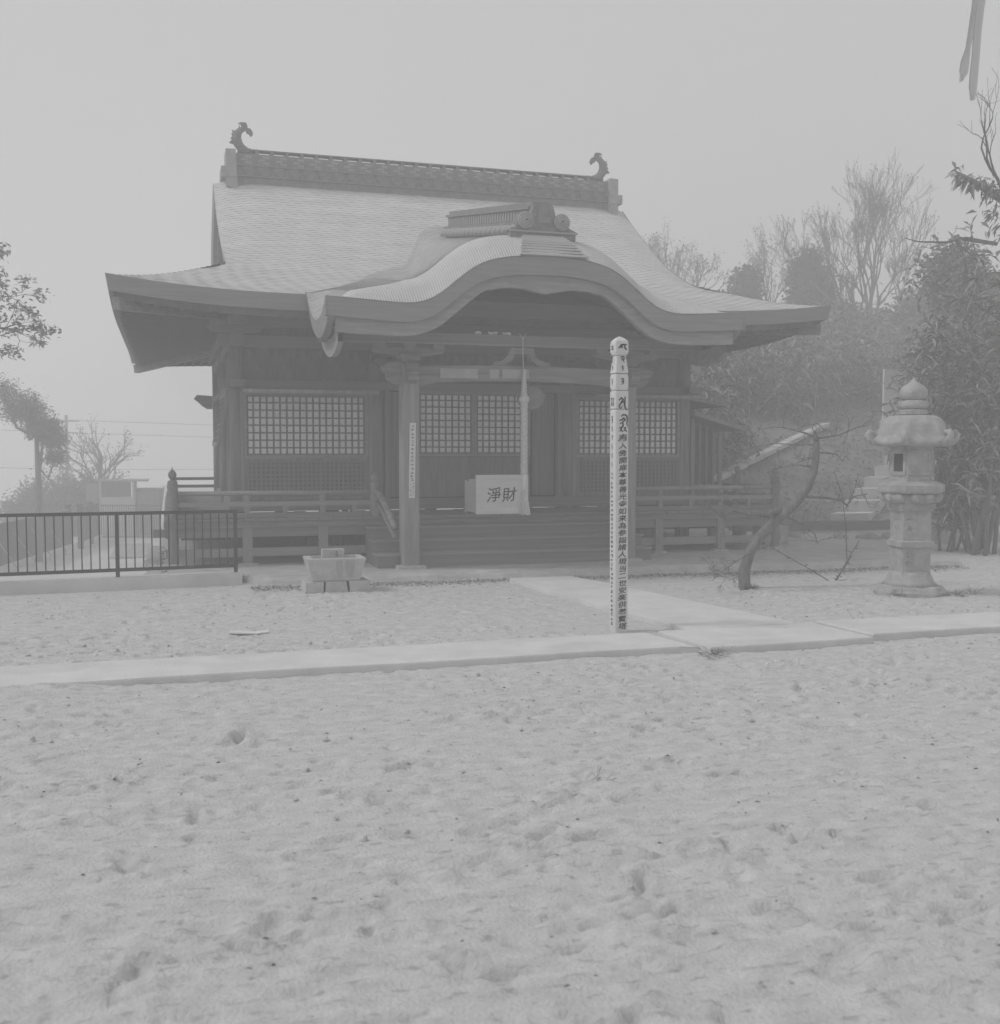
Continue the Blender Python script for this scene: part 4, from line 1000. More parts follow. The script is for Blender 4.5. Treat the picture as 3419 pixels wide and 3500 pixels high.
# ------------------------------------------------------------------ railing fence on its kerb (left)
kb_ = MB(); e0, e1 = (-4.2, 13.30), (.83, 13.72)
du = Vector((e1[0] - e0[0], e1[1] - e0[1], 0)).normalized(); dn = Vector((-du.y, du.x, 0))
kv = []
for p in (Vector((e0[0], e0[1], 0)), Vector((e1[0], e1[1], 0))):
    kv += [p - dn * .13 + Vector((0, 0, -.1)), p - dn * .12 + Vector((0, 0, .13)), p + dn * .10 + Vector((0, 0, .135)), p + dn * .12 + Vector((0, 0, -.4))]
kb_.add(kv, [(0, 4, 5, 1), (1, 5, 6, 2), (2, 6, 7, 3), (0, 1, 2, 3), (7, 6, 5, 4)])
tag(kb_.build('fence_kerb', 'concrete', None), 'low pale concrete kerb under the black railing fence', 'kerb')
fe = thing('railing_fence', 'black iron railing fence with thin upright bars on the concrete kerb', 'fence', (.77, 13.71, .13))
def FP(t, z): p = Vector((.77, 13.70, z)) - du * t; return p
fl = 4.9
MB().bar(FP(-.02, .885), FP(fl, .90), .03, .04).build('top_rail', 'iron', fe)
MB().bar(FP(0, .215), FP(fl, .215), .03, .04).build('bottom_rail', 'iron', fe)
t = 0.; i = 0
while t < fl:
    if i % 14 == 0: MB().bar(FP(t, .12), FP(t, .905), .045, .045).build('fence_post', 'iron', fe)
    else:
        o = MB().tube([FP(t, .22), FP(t, .89)], .0085, 6).build('fence_bar', 'iron', fe)
    t += .0985; i += 1
# stones of the retaining wall under the veranda corner
rw = thing('retaining_wall', 'rough stacked stone retaining wall beside the veranda corner post', 'wall', (-.2, 15.4, -2))
for k in range(26):
    for q in range(10):
        y = 14.2 + q * .42 + (.2 if k % 2 else 0); zz = -1.9 + k * .078
        b = MB().lathe((0, 0, -.04), [(.12, 0), (.2, .02), (.2, .06), (.14, .08)], 7, R.random() * 3)
        if k == 0 and q == 0:
            me_ = bpy.data.meshes.new('stone'); me_.from_pydata(b.v, [], b.f); me_.materials.append(MATS['rock'])
        if k > 12: place('stone', me_, rw, (-.17 + R.uniform(-.05, .04) + .04 * math.sin(k * .9), y, zz), (.62, 1.05, 1), (0, 0, R.random() * .5))

# ------------------------------------------------------------------ lower terrace: black sheet fence, sheds, second railing
def sheet_fence(p, q, z0, h, label, braces=True):
    p, q = Vector(p), Vector(q); L = (q - p).length; d = (q - p).normalized(); n = Vector((d.y, -d.x, 0))
    f = thing('sheet_fence', label, 'fence', (p.x, p.y, z0), 'black sheet fences')
    MB().bar((p.x, p.y, z0 + .1), (q.x, q.y, z0 + .1), .25, .22).build('kerb', 'concrete', f)
    k = int(L / .45)
    for i in range(k):
        a = p + d * (L * i / k + .01); c = p + d * (L * (i + 1) / k - .01)
        b = MB(); b.bar((a.x, a.y, z0 + .2 + h / 2), (c.x, c.y, z0 + .2 + h / 2), .03 + .02 * (i % 2), h); b.build('sheet', 'black_sheet', f)
    MB().bar((p.x, p.y, z0 + .22 + h), (q.x, q.y, z0 + .22 + h), .06, .03).build('top_rail', 'shed_grey', f)
    if braces:
        for i in range(int(L / 1.7)):
            a = p + d * (i * 1.7 + .3); b_ = a + n * .6 + d * .35
            MB().tube([(a.x, a.y, z0 + .2 + h * .75), (b_.x, b_.y, z0 + .02)], .018, 6).build('brace', 'shed_grey', f)
            MB().obox((b_.x, b_.y, z0 + .06), (.22, .22, .16), (0, 0, .3)).build('brace_block', 'concrete', f)
sheet_fence((-4.95, 34.0, 0), (-3.45, 42.2, 0), -2.0, 1.25, 'long black sheet fence with slanting braces on the lower terrace')
sheet_fence((-3.22, 42.6, 0), (-2.75, 46.4, 0), -2.0, 1.28, 'short black sheet fence beyond the gate gap on the lower terrace', False)
for i, (x, y, lab) in enumerate(((-3.52, 42.0, 'dark square gate post at the end of the long black fence'), (-3.15, 42.5, 'dark square gate post beginning the short black fence'), (-2.92, 44.2, 'tall dark post standing before the short black fence'))):
    g_ = MB().prism([(x - .1, y - .1), (x + .1, y - .1), (x + .1, y + .1), (x - .1, y + .1)], 'z', -2.05, -.40)
    g_.prism([(x - .12, y - .12), (x + .12, y - .12), (x + .12, y + .12), (x - .12, y + .12)], 'z', -.40, -.36); tag(g_.build('gate_post', 'black_sheet', None), lab, 'post', 'gate posts')
f2 = thing('railing_fence', 'second railing fence far off before the garden sheds', 'fence', (-.6, 46.2, -2))
for (a, c) in (((-2.65, 46.5), (.9, 45.4)),):
    n = 40
    for zz in (-1.9, -.62): MB().bar((a[0], a[1], zz), (c[0], c[1], zz), .04, .05).build('rail', 'iron', f2)
    for i in range(n + 1):
        t = i / n; x, y = a[0] + (c[0] - a[0]) * t, a[1] + (c[1] - a[1]) * t
        MB().box(x - .014, x + .014, y - .014, y + .014, -1.95, -.60).build('fence_bar', 'iron', f2)
MB().prism([(.05, 45.5), (.35, 45.5), (.35, 45.7), (.05, 45.7)], 'z', -2, -.62).build('gate_post', 'shed_dark', f2)
gb = MB(); 
for i in range(700):
    x, y = R.uniform(-1.9, -.75), R.uniform(38, 43.2); gb.lathe((x, y, -1.98 + R.random() * .02), [(.05, 0), (.06, .03), (.03, .06)], 5, R.random() * 3)
o = gb.build('gravel_bed', 'rock', None, kind='stuff'); tag(o, 'patch of gravel in the lower terrace seen through the railing', 'gravel')
MB
sh = thing('garden_shed', 'pale shed with a dark open upper half and flat roof', 'shed', (-2.2, 48.0, -2))
b = MB(); b.box(-2.78, -1.42, 48, 48.06, -2.05, -.35).build('lower_wall', 'shed_light', sh)
MB().box(-2.70, -1.55, 48.3, 48.34, -.35, .28).build('dark_opening', 'shed_dark', sh)  # dark sheet stands in for the shade within the open half
for x in (-2.76, -1.46): MB().box(x - .04, x + .04, 47.99, 48.05, -.35, .30).build('corner_post', 'shed_light', sh)
MB().box(-1.42, -1.36, 48, 50, -2.05, .30).build('side_wall', 'shed_grey', sh)
MB().box(-2.95, -.85, 47.8, 50.2, .30, .36).build('flat_roof', 'shed_grey', sh)
MB().box(-3.35, -2.80, 48.4, 48.5, -2.05, .2).build('back_wall', 'shed_grey', sh)
s2 = thing('corrugated_shed', 'low grey corrugated shed beside the pale shed', 'shed', (-.7, 48.5, -2))
for i in range(12):
    x = -1.28 + i * .098; MB().tube([(x, 48.3, -2.05), (x, 48.3, -.12)], .05, 6).build('corrugation', 'shed_grey', s2)
MB().box(-1.33, -.10, 48.3, 50.3, -2.05, -.1).build('body', 'shed_grey', s2)
MB().box(-1.38, -.05, 48.15, 50.4, -.10, -.05).build('roof', 'shed_dark', s2)
b = MB().tube([(-5.05, 60, -4), (-5.02, 60, 3.4)], [.12, .08], 8)
up = thing('utility_pole', 'thin far utility pole with crossarms behind the left pine', 'pole', (-5.05, 60, -3))
b.build('pole', 'shed_grey', up); MB().bar((-5.6, 60, 3.1), (-4.4, 60, 3.1), .07, .07).build('crossarm', 'shed_grey', up); MB().bar((-5.5, 60, 2.5), (-4.5, 60, 2.5), .06, .06).build('crossarm', 'shed_grey', up)
for i, (z0, z1, lab) in enumerate(((3.15, 3.0, 'uppermost thin power line crossing the pale sky at the left'), (2.5, 2.3, 'second thin power line crossing the pale sky at the left'), (.6, .9, 'lowest thin power line, just above the garden sheds'))):
    b = MB().tube([(-30, 60 - 4, z0 + 1), (-5.05, 60, z0), (8, 62, (z0 + z1) / 2 - .25), (28, 64, z1)], .014, 4)
    tag(b.build('power_line', 'shed_grey', None), lab, 'cable', 'power lines')

# ------------------------------------------------------------------ stones and stairs at the foot of the hill (right)
stc = thing('stone_stairs', 'pale slab stairs climbing the bank behind the lantern', 'stairs', (13.5, 19.6, 0))
for n in range(9):
    x, y, zz = 13.28 + n * .60, 19.68 + n * .46, n * .24 + .03
    b = MB(); b.prism([(x, y), (x + .86, y - .1), (x + 1.46, y + .42), (x + .60, y + .54)], 'z', zz - .35, zz + .27); b.build('step', 'slab_pale', stc)
for n in range(8):
    t = n / 8; x, y = 11.7 + t * 5.3, 21.6 + t * 3.6; zz = float(hill_h(x, y)) + .07
    b = MB().obox((x, y, zz), (.76, .24, .10), (0, -.20, .60)); 
    if n == 0: kerb = thing('bank_kerb', 'line of pale kerb slabs climbing the grassy bank', 'kerb', (11.6, 21.3, 0))
    b.build('kerb_slab', 'slab_pale', kerb)
tb = MB().bar((10.6, 19.1, .12), (15.2, 18.1, .14), .16, .2); tag(tb.build('edging_timber', 'wood_h', None), 'long dark edging timber along the foot of the bank', 'timber')
rk = [(11.9, 17.3, .16, .14), (12.35, 17.1, .22, .16), (12.85, 16.95, .26, .2), (13.3, 16.8, .2, .15), (10.9, 18.2, .3, .2), (11.3, 17.9, .16, .16), (10.35, 16.9, .24, .16), (9.75, 16.2, .24, .36)]
lbs = ['small rounded grey stone in the row before the bank', 'flat grey stone in the row before the bank', 'largest rounded grey stone in the row before the bank', 'rounded grey stone at the lantern end of the row', 'pale boulder just beyond the veranda corner', 'small dark stone beside the pale boulder', 'low stone behind the young pine', 'squared stone block right of the veranda corner post']
for (x, y, r, hh), lb in zip(rk, lbs):
    b = MB(); 
    if 'squared' in lb: b.box(x - .22, x + .22, y - .2, y + .2, -.05, hh)
    else:
        b.lathe((x, y, -.05), [(r * .9, 0), (r, hh * .35), (r * .85, hh * .75), (r * .4, hh), (.01, hh * 1.02)], 10, R.random() * 3)
    wob(b, .03, 5); tag(b.build('stone', 'rock', None, smooth='squared' not in lb), lb, 'stone', 'stones at the foot of the bank')
mb = thing('stone_bench_wall', 'pale stone blocks stacked behind the lantern on the right', 'wall', (12.6, 15.4, 0))
for (x0, x1, y, z0, z1) in ((12.75, 14.1, 15.9, .62, .98), (13.0, 14.1, 16.0, .38, .62), (12.75, 14.0, 15.7, -.05, .40), (13.5, 14.6, 16.4, .98, 1.35)):
    b = MB().box(x0, x1, y, y + .45, z0, z1); wob(b, .02, 6); b.build('block', 'granite', mb)
sg = thing('signboard', 'white signboard on posts behind the lantern, half hidden by leaves', 'sign', (16.6, 22, 1))
MB().box(16.25, 16.90, 22, 22.05, 2.35, 3.55).build('board', 'paper', sg); MB().box(16.2, 16.95, 21.98, 22.07, 1.95, 2.35).build('base', 'granite', sg)
for x in (16.33, 16.82): MB().box(x - .04, x + .04, 22.0, 22.06, .9, 1.96).build('post', 'shed_grey', sg)

# ------------------------------------------------------------------ plants
def grow(rng, base, d, L, r, depth, spread, segs=4, up=.15, tubes=None, tips=None, kids=3, taper=.65, gnarl=.18, minr=.004):
    p = Vector(base); d = Vector(d).normalized(); pts = [p.copy()]; rad = [r]
    for i in range(segs):
        d = (d + Vector((rng.gauss(0, gnarl), rng.gauss(0, gnarl), rng.gauss(0, gnarl) + up * .3))).normalized()
        p = p + d * (L / segs); pts.append(p.copy()); rad.append(max(minr, r * (1 - (1 - taper) * (i + 1) / segs)))
    tubes.append((pts, rad))
    if depth == 0: tips.append((p.copy(), d.copy())); return
    for k in range(kids):
        t = rng.uniform(.45, 1.0) if k else 1.0
        i = min(segs, max(1, int(round(t * segs)))); q = pts[i]
        ax = Vector((rng.gauss(0, 1), rng.gauss(0, 1), rng.gauss(0, .5)))
        nd = (d + ax.normalized() * spread * rng.uniform(.6, 1.2) + Vector((0, 0, up))).normalized()
        grow(rng, q, nd, L * rng.uniform(.62, .85), rad[i] * (.75 if k else .85), depth - 1, spread, segs, up, tubes, tips, kids, taper, gnarl, minr)
def build_tubes(tubes, name, m, parent, n_big=7):
    b = MB()
    for pts, rad in tubes: b.tube(pts, rad, n_big if rad[0] > .05 else 5 if rad[0] > .015 else 3, cap=False)
    return b.build(name, m, parent, smooth=True)
def bare_tree(name, label, base, h, r, seed, depth=5, spread=.55, leaf=.0, kids=3, trunk=None, group=None, m='bark_light', tm='twig', up=.25):
    rng = random.Random(seed); t = thing(name, label, 'tree', base, group); tubes = []; tips = []
    grow(rng, (base[0], base[1], base[2] - .3), trunk or (0, 0, 1), h * .34, r, depth, spread, 4, up, tubes, tips, kids, .7, .12, .006)
    big = [q for q in tubes if q[1][0] > r * .34]; small = [q for q in tubes if q[1][0] <= r * .34]
    build_tubes(big, 'trunk', m, t); build_tubes(small, 'crown', tm, t)
    if leaf:
        P, D = [], []
        for p, d in tips:
            for q in range(2):
                P.append(p + Vector((rng.gauss(0, .08), rng.gauss(0, .08), rng.gauss(0, .08)))); D.append((rng.gauss(0, 1), rng.gauss(0, 1), rng.gauss(0, 1)))
        Vv, Ff = leaves(P, D, leaf, leaf * .5); mesh_np('foliage', Vv, Ff, 'leaf_far', t, off=base)
    return t
def blob_tree(name, label, base, parts, n, size, m, trunk_h, seed, group=None, aspect=.5, cat='tree', trunk_r=.12):
    """crown made of leaf clumps scattered through several uneven lobes"""
    rg = np.random.default_rng(seed); t = thing(name, label, cat, base, group)
    P, D = [], []
    for (ox, oy, oz, rx_, ry_, rz_, share) in parts:
        k = int(n * share); u = rg.normal(size=(k, 3)); u /= np.linalg.norm(u, axis=1, keepdims=True)
        rad = rg.random((k, 1)) ** .45
        rad *= .78 + 1.5 * fbm(u[:, 0] * 3.4 + seed, u[:, 2] * 3.4 + u[:, 1] * 2.6, 3)[:, None]
        q = u * rad * np.array([rx_, ry_, rz_]) + np.array([ox, oy, oz])
        cl = np.repeat(q, 7, 0) + rg.normal(size=(k * 7, 3)) * size * .9
        P.append(cl); D.append(np.repeat(u, 7, 0) * .5 + rg.normal(size=(k * 7, 3)) * .8 + np.array([0, 0, .1]))
    Vv, Ff = leaves(np.concatenate(P) + np.array(base), np.concatenate(D), size, size * aspect, .2, rg)
    mesh_np('crown', Vv, Ff, m, t, off=base)
    top = max(p[2] for p in parts); b = MB()
    b.tube([(base[0], base[1], base[2] - .3), (base[0] + .05, base[1], base[2] + trunk_h * .5), (base[0], base[1], base[2] + max(trunk_h, top))], [trunk_r, trunk_r * .8, trunk_r * .3], 8)
    rr2 = random.Random(seed)
    for (ox, oy, oz, *_r) in parts:
        b.tube([(base[0], base[1], base[2] + trunk_h * rr2.uniform(.5, .9)), (base[0] + ox * .6, base[1] + oy * .6, base[2] + oz * .8), (base[0] + ox, base[1] + oy, base[2] + oz)], [trunk_r * .5, trunk_r * .35, trunk_r * .15], 6)
    b.build('trunk', 'bark', t, smooth=True)
    return t
# hill trees
def hb(x, y): return (x, y, float(hill_h(x, y)) - .05)
bt0 = hb(24.4, 34); bt = thing('bare_tree', 'tall bare tree with a wide fan of fine branches on the hilltop', 'tree', bt0)
rng = random.Random(5); tubes, tips = [], []; q0 = Vector(bt0) + Vector((0, 0, 1.0))
tubes.append(([Vector(bt0) - Vector((0, 0, .4)), Vector(bt0) + Vector((.05, 0, .5)), q0 + Vector((0, 0, .1))], [.2, .17, .15]))
for a_, l_ in ((-48, 1.7), (-30, 2.0), (-14, 2.1), (2, 2.2), (16, 2.1), (32, 1.9), (50, 1.6), (-60, 1.2)):
    d_ = Vector((math.sin(RAD(a_)) * .95, rng.uniform(-.35, .35), math.cos(RAD(a_))))
    grow(rng, q0 + Vector((rng.gauss(0, .04), 0, rng.uniform(-.25, .1))), d_, l_ * .92, .075, 5, .50, 4, .16, tubes, tips, 3, .6, .09, .007)
build_tubes([q for q in tubes if q[1][0] > .035], 'trunk', 'bark_light', bt); build_tubes([q for q in tubes if q[1][0] <= .035], 'crown', 'twig', bt)
Pq, Dq = [], []
for p, d in tips:
    if rng.random() < .6: Pq.append(p[:]); Dq.append((rng.gauss(0, 1), rng.gauss(0, 1), rng.gauss(0, 1)))
Vv, Ff = leaves(Pq, Dq, .09, .04); mesh_np('foliage', Vv, Ff, 'leaf_far', bt, off=bt0)
bare_tree('bare_tree', 'small bare tree rising just behind the right roof slope', hb(18.6, 40), 5.6, .10, 8, 5, .5, .10, 3, group='small bare trees behind the roof', up=.25)
bare_tree('bare_tree', 'low thin bare tree half hidden by the roof edge', hb(20.4, 40), 4.2, .08, 9, 5, .6, .10, 3, group='small bare trees behind the roof', up=.2)
bare_tree('bare_tree', 'thin bare tree between the two dark evergreens', hb(23.6, 40), 4.8, .08, 14, 5, .6, .10, 3, group='small bare trees behind the roof', up=.2)
blob_tree('evergreen_tree', 'narrow dark evergreen standing just right of the temple roof', hb(21.6, 38), [(0, 0, 2.1, .75, .75, 1.1, .5), (.3, 0, 1.0, .9, .9, .9, .35), (.1, 0, 2.9, .5, .5, .5, .15)], 1500, .17, 'leaf_dark', 1.2, 31)
blob_tree('evergreen_tree', 'broad dark evergreen with pointed crown beside the bare hilltop tree', hb(23.3, 36), [(0, 0, 2.2, 1.1, 1.1, 1.2, .4), (.9, 0, 1.2, 1.2, 1.1, 1.0, .3), (-.2, 0, 3.3, .7, .7, .8, .15), (-.7, 0, .9, 1.2, 1, .9, .15)], 2600, .17, 'leaf_dark', 1.4, 32)
blob_tree('evergreen_shrub', 'small dark pointed evergreen in the gap between two evergreens', hb(22.6, 38.5), [(0, 0, .9, .3, .3, .9, 1)], 400, .14, 'leaf_dark', .5, 33, cat='shrub')
for i, (x, y, rx_, rz_, lb) in enumerate(((25.5, 33.0, 1.6, 1.5, 'rounded dark shrub under the bare hilltop tree'), (22.0, 33.5, 1.8, 1.2, 'dark shrub mass behind the right eave tip'), (28.2, 32.0, 1.6, 1.9, 'dark leafy shrub right of the bare hilltop tree'))):
    blob_tree('hill_shrub', lb, hb(x, y), [(0, 0, rz_ * .7, rx_, 1.2, rz_, .6), (rx_ * .5, 0, rz_ * 1.2, rx_ * .6, .8, rz_ * .6, .4)], 1500, .18, 'leaf_mid', .5, 40 + i, 'hill shrubs', cat='shrub')
# bamboo grass thicket over the bank
rg = np.random.default_rng(5); n = 19000
X = rg.uniform(10.5, 32, n); Y = rg.uniform(21.5, 36, n)
keep = (Y - 21.2 > .78 * (X - 11.4) * (X < 20)) | (X > 19.5) & (Y > 27)
keep &= ~((X > 13) & (X < 19) & (Y < 25.5))
X, Y = X[keep], Y[keep]; Z = hill_h(X, Y)
hh = .5 + 1.0 * rg.random(len(X)) + .9 * np.clip(fbm(X * .5, Y * .5, 3) * 2 + .3, 0, 1)
P, D = [], []
for k in range(9):
    t = rg.random(len(X)) ** .6
    P.append(np.stack([X + rg.normal(size=len(X)) * .16, Y + rg.normal(size=len(X)) * .16, Z + hh * t], 1)); D.append(np.stack([rg.normal(size=len(X)), rg.normal(size=len(X)), rg.normal(size=len(X)) * .5 + .1], 1))
Vv, Ff = leaves(np.concatenate(P), np.concatenate(D), .30, .055, .45, rg)
o = mesh_np('bamboo_grass', Vv, Ff, 'leaf_sasa', None, 'stuff'); tag(o, 'dense bamboo grass thicket covering the bank beside the temple', 'bamboo grass')
st_ = MB()
for i in range(500):
    k = R.randrange(len(X)); a = R.uniform(0, 6.28); q = R.uniform(.1, .5)
    st_.tube([(X[k], Y[k], Z[k]), (X[k] + .2 * q * math.cos(a), Y[k] + .2 * q * math.sin(a), Z[k] + hh[k] * .7), (X[k] + q * math.cos(a), Y[k] + q * math.sin(a), Z[k] + hh[k] * 1.05)], [.012, .009, .005], 3, cap=False)
o2 = st_.build('bamboo_stalks', 'leaf_dry', None, kind='stuff'); tag(o2, 'dry pale stalks standing among the bamboo grass', 'bamboo grass')
# litter on the bank
n = 9000; X = rg.uniform(10.6, 24, n); Y = rg.uniform(19.3, 30, n); Z = hill_h(X, Y) + .03
D = np.stack([rg.normal(size=n), rg.normal(size=n), rg.normal(size=n) * .35 + .25], 1)
Vv, Ff = leaves(np.stack([X, Y, Z], 1), D, .16, .03, .3, rg); o = mesh_np('bank_litter', Vv, Ff, 'leaf_mid', None, 'stuff'); tag(o, 'dry leaves and grass lying over the bare bank', 'leaf litter')
# long-leaved evergreen at the right edge
def whorl_tree(name, label, base, stems, seed, m='leaf_long', leaf=.24, lw=.036, per=13, kids=5):
    rng = random.Random(seed); rgn = np.random.default_rng(seed); t = thing(name, label, 'tree', base); b = MB(); P, D = [], []
    for (tx, ty, tz, r) in stems:
        p0 = Vector(base) + Vector((rng.uniform(-.4, .4), rng.uniform(-.3, .3), -.1)); r *= .55; p3 = Vector(base) + Vector((tx, ty, tz))
        pm = p0.lerp(p3, .5) + Vector((rng.uniform(-.2, .2), rng.uniform(-.2, .2), .1))
        pts = [p0, p0.lerp(pm, .5), pm, pm.lerp(p3, .5), p3]; b.tube(pts, [r, r * .85, r * .7, r * .5, r * .2], 7)
        nodes = [(pm.lerp(p3, s), (p3 - pm).normalized()) for s in (.1, .3, .5, .7, .85, 1)] + [(p0.lerp(pm, s), Vector((0, 0, 1))) for s in (.55, .75, .95)]
        for nd, dd_ in nodes:
            for k in range(kids):
                d = (dd_ * .5 + Vector((rng.gauss(0, 1), rng.gauss(0, 1), rng.gauss(0, .5) + .35))).normalized(); L = rng.uniform(.2, .6)
                e = nd + d * L; b.tube([nd, nd + d * L * .5, e], [.012, .009, .006], 4, cap=False)
                for q in range(per):
                    P.append(e - d * rng.uniform(0, .22)); D.append((d * .5 + Vector((rng.gauss(0, .75), rng.gauss(0, .75), rng.gauss(0, .6))))[:])
    b.build('trunk', 'bark', t, smooth=True)
    Vv, Ff = leaves(np.array([p[:] for p in P]), np.array(D), leaf, lw, .22, rgn); mesh_np('crown', Vv, Ff, m, t, off=base)
whorl_tree('long_leaved_tree', 'tall long-leaved evergreen at the right edge behind the lantern', (12.25, 14.0, 0), [(-.6, .2, 3.6, .07), (-.2, .1, 4.6, .09), (.3, 0, 4.2, .08), (-1.0, .3, 2.7, .06), (.6, .2, 3.1, .07), (-.3, -.2, 2.4, .05), (.1, -.3, 3.3, .06), (.9, 0, 4.6, .08), (-.8, .2, 3.2, .05)], 71, per=9, kids=6)
whorl_tree('long_leaved_shrub', 'dense dark long-leaved shrub beneath the right-edge evergreen', (12.3, 14.6, 0), [(-.9, .2, 1.9, .05), (-.3, 0, 2.2, .05), (.4, 0, 2.0, .05), (-.6, .3, 1.4, .04), (.2, -.2, 1.5, .04), (.8, 0, 2.4, .05), (-.1, .2, 2.7, .05), (.5, .1, 1.2, .04)], 72, per=9, kids=6)
whorl_tree('long_leaved_shrub', 'leafy shrub half hidden directly behind the stone lantern', (14.6, 17.4, 0), [(-1.0, .2, 2.6, .05), (-.4, 0, 3.4, .06), (.4, 0, 3.8, .06), (.9, .2, 3.2, .06), (0, .2, 2.2, .05), (-.7, 0, 1.9, .04)], 73, per=11, kids=6)
blob_tree('broadleaf_tree', 'dark dense evergreen crown behind the right-edge tree', (17.6, 20.5, .4), [(-.6, 0, 5.0, .8, .8, .9, .3), (.6, 0, 3.4, 1.2, 1.0, 1.1, .3), (-.9, 0, 3.3, .8, .8, .8, .2), (1.8, 0, 4.6, 1.0, .9, 1.1, .2)], 1700, .16, 'leaf_mid', 2.2, 75)
b = MB()                                                 # cut trunks and the bare branch at the right edge
ct = thing('pruned_tree', 'grey pruned trunk with one bare side branch at the right edge', 'tree', (12.9, 14.75, 0))
b.tube([(12.9, 14.75, -.1), (12.85, 14.75, 1.7), (12.6, 14.75, 3.4), (12.35, 14.75, 4.7), (12.2, 14.75, 5.1)], [.085, .075, .06, .05, .045], 10); b.build('trunk', 'bark', ct, smooth=True)
MB().tube([(13.0, 14.75, 5.0), (12.4, 14.75, 5.06), (11.95, 14.7, 4.96), (11.45, 14.7, 4.94), (11.2, 14.7, 4.98)], [.03, .022, .016, .011, .006], 6).build('branch', 'twig', ct, smooth=True)
MB().tube([(12.2, 14.75, 5.05), (13.0, 14.75, 5.0)], [.03, .03], 6).build('branch', 'twig', ct)
rng = random.Random(6); tubes, tips = [], []
for q in ((12.05, 14.7, 4.99), (11.75, 14.7, 4.95), (11.45, 14.7, 4.94)): grow(rng, q, (rng.uniform(-.6, .2), 0, 1), .16, .006, 1, .8, 3, .2, tubes, tips, 2, .6, .3, .003)
build_tubes(tubes, 'twigs', 'twig', ct)
tr = thing('leafy_branch_tree', 'tree leaning in from beyond the right edge with leafy and bare branches', 'tree', (13.6, 13.9, 0))
MB().tube([(13.6, 13.9, -.1), (13.3, 13.9, 3), (12.7, 13.8, 4.8), (12.2, 13.7, 5.4), (11.55, 13.6, 5.62), (11.15, 13.55, 5.75)], [.14, .12, .09, .06, .045, .012], 8).build('trunk', 'bark', tr, smooth=True)
tubes, tips = [], []
grow(rng, (12.2, 13.7, 5.4), (-.35, 0, 1), .75, .03, 3, .55, 4, .2, tubes, tips, 3, .6, .2, .003); build_tubes(tubes, 'crown', 'twig', tr)
P, D = [], []
for i in range(160):
    t = rng.random(); p = Vector((11.25 + t * .95, 13.58 + rng.gauss(0, .05), 5.72 - t * .25 + rng.gauss(0, .05))); P.append(p[:]); D.append((rng.gauss(-.4, .7), rng.gauss(0, .7), rng.gauss(-.2, .7)))
for i in range(60): P.append((12.0 + rng.gauss(0, .15), 13.6, 5.1 + rng.gauss(0, .2))); D.append((rng.gauss(-.6, .7), rng.gauss(0, .7), rng.gauss(-.4, .7)))
Vv, Ff = leaves(P, D, .17, .045, .3); mesh_np('foliage', Vv, Ff, 'leaf_long', tr, off=(13.6, 13.9, 0))
# broad strap leaves hanging in from above at the top right corner
hl = thing('strap_leaf_plant', 'two long pale strap leaves hanging into the top right corner', 'leaf', (6.2, 6.0, 0))
MB().tube([(6.2, 6.0, -.1), (6.05, 6.0, 2.5), (5.7, 6.0, 4.4), (5.35, 6.0, 4.95), (5.08, 6.0, 4.9)], [.06, .05, .04, .03, .015], 8).build('stem', 'bark_light', hl, smooth=True)
def strap(pts, ws):
    b = MB(); rows = []
    for (x, z), w in zip(pts, ws): rows.append([(x - w, 6.0 - .01, z), (x - w * .3, 6.0 + .012, z + .002), (x + w * .4, 6.012, z), (x + w, 5.99, z)])
    b.grid(rows); b.grid([[(p[0], p[1] + .004, p[2]) for p in r] for r in rows][::-1]); b.build('strap_leaf', 'strap', hl, smooth=True)
strap([(5.20, 4.93), (5.08, 4.72), (5.055, 4.5), (5.035, 4.36), (5.015, 4.25), (4.995, 4.17), (4.985, 4.10), (4.972, 4.04)], [.015, .02, .02, .022, .018, .032, .034, .006])
strap([(5.26, 4.93), (5.14, 4.72), (5.10, 4.5), (5.085, 4.36), (5.075, 4.2), (5.065, 4.08), (5.06, 4.0), (5.062, 3.93)], [.015, .025, .03, .03, .03, .032, .03, .014])

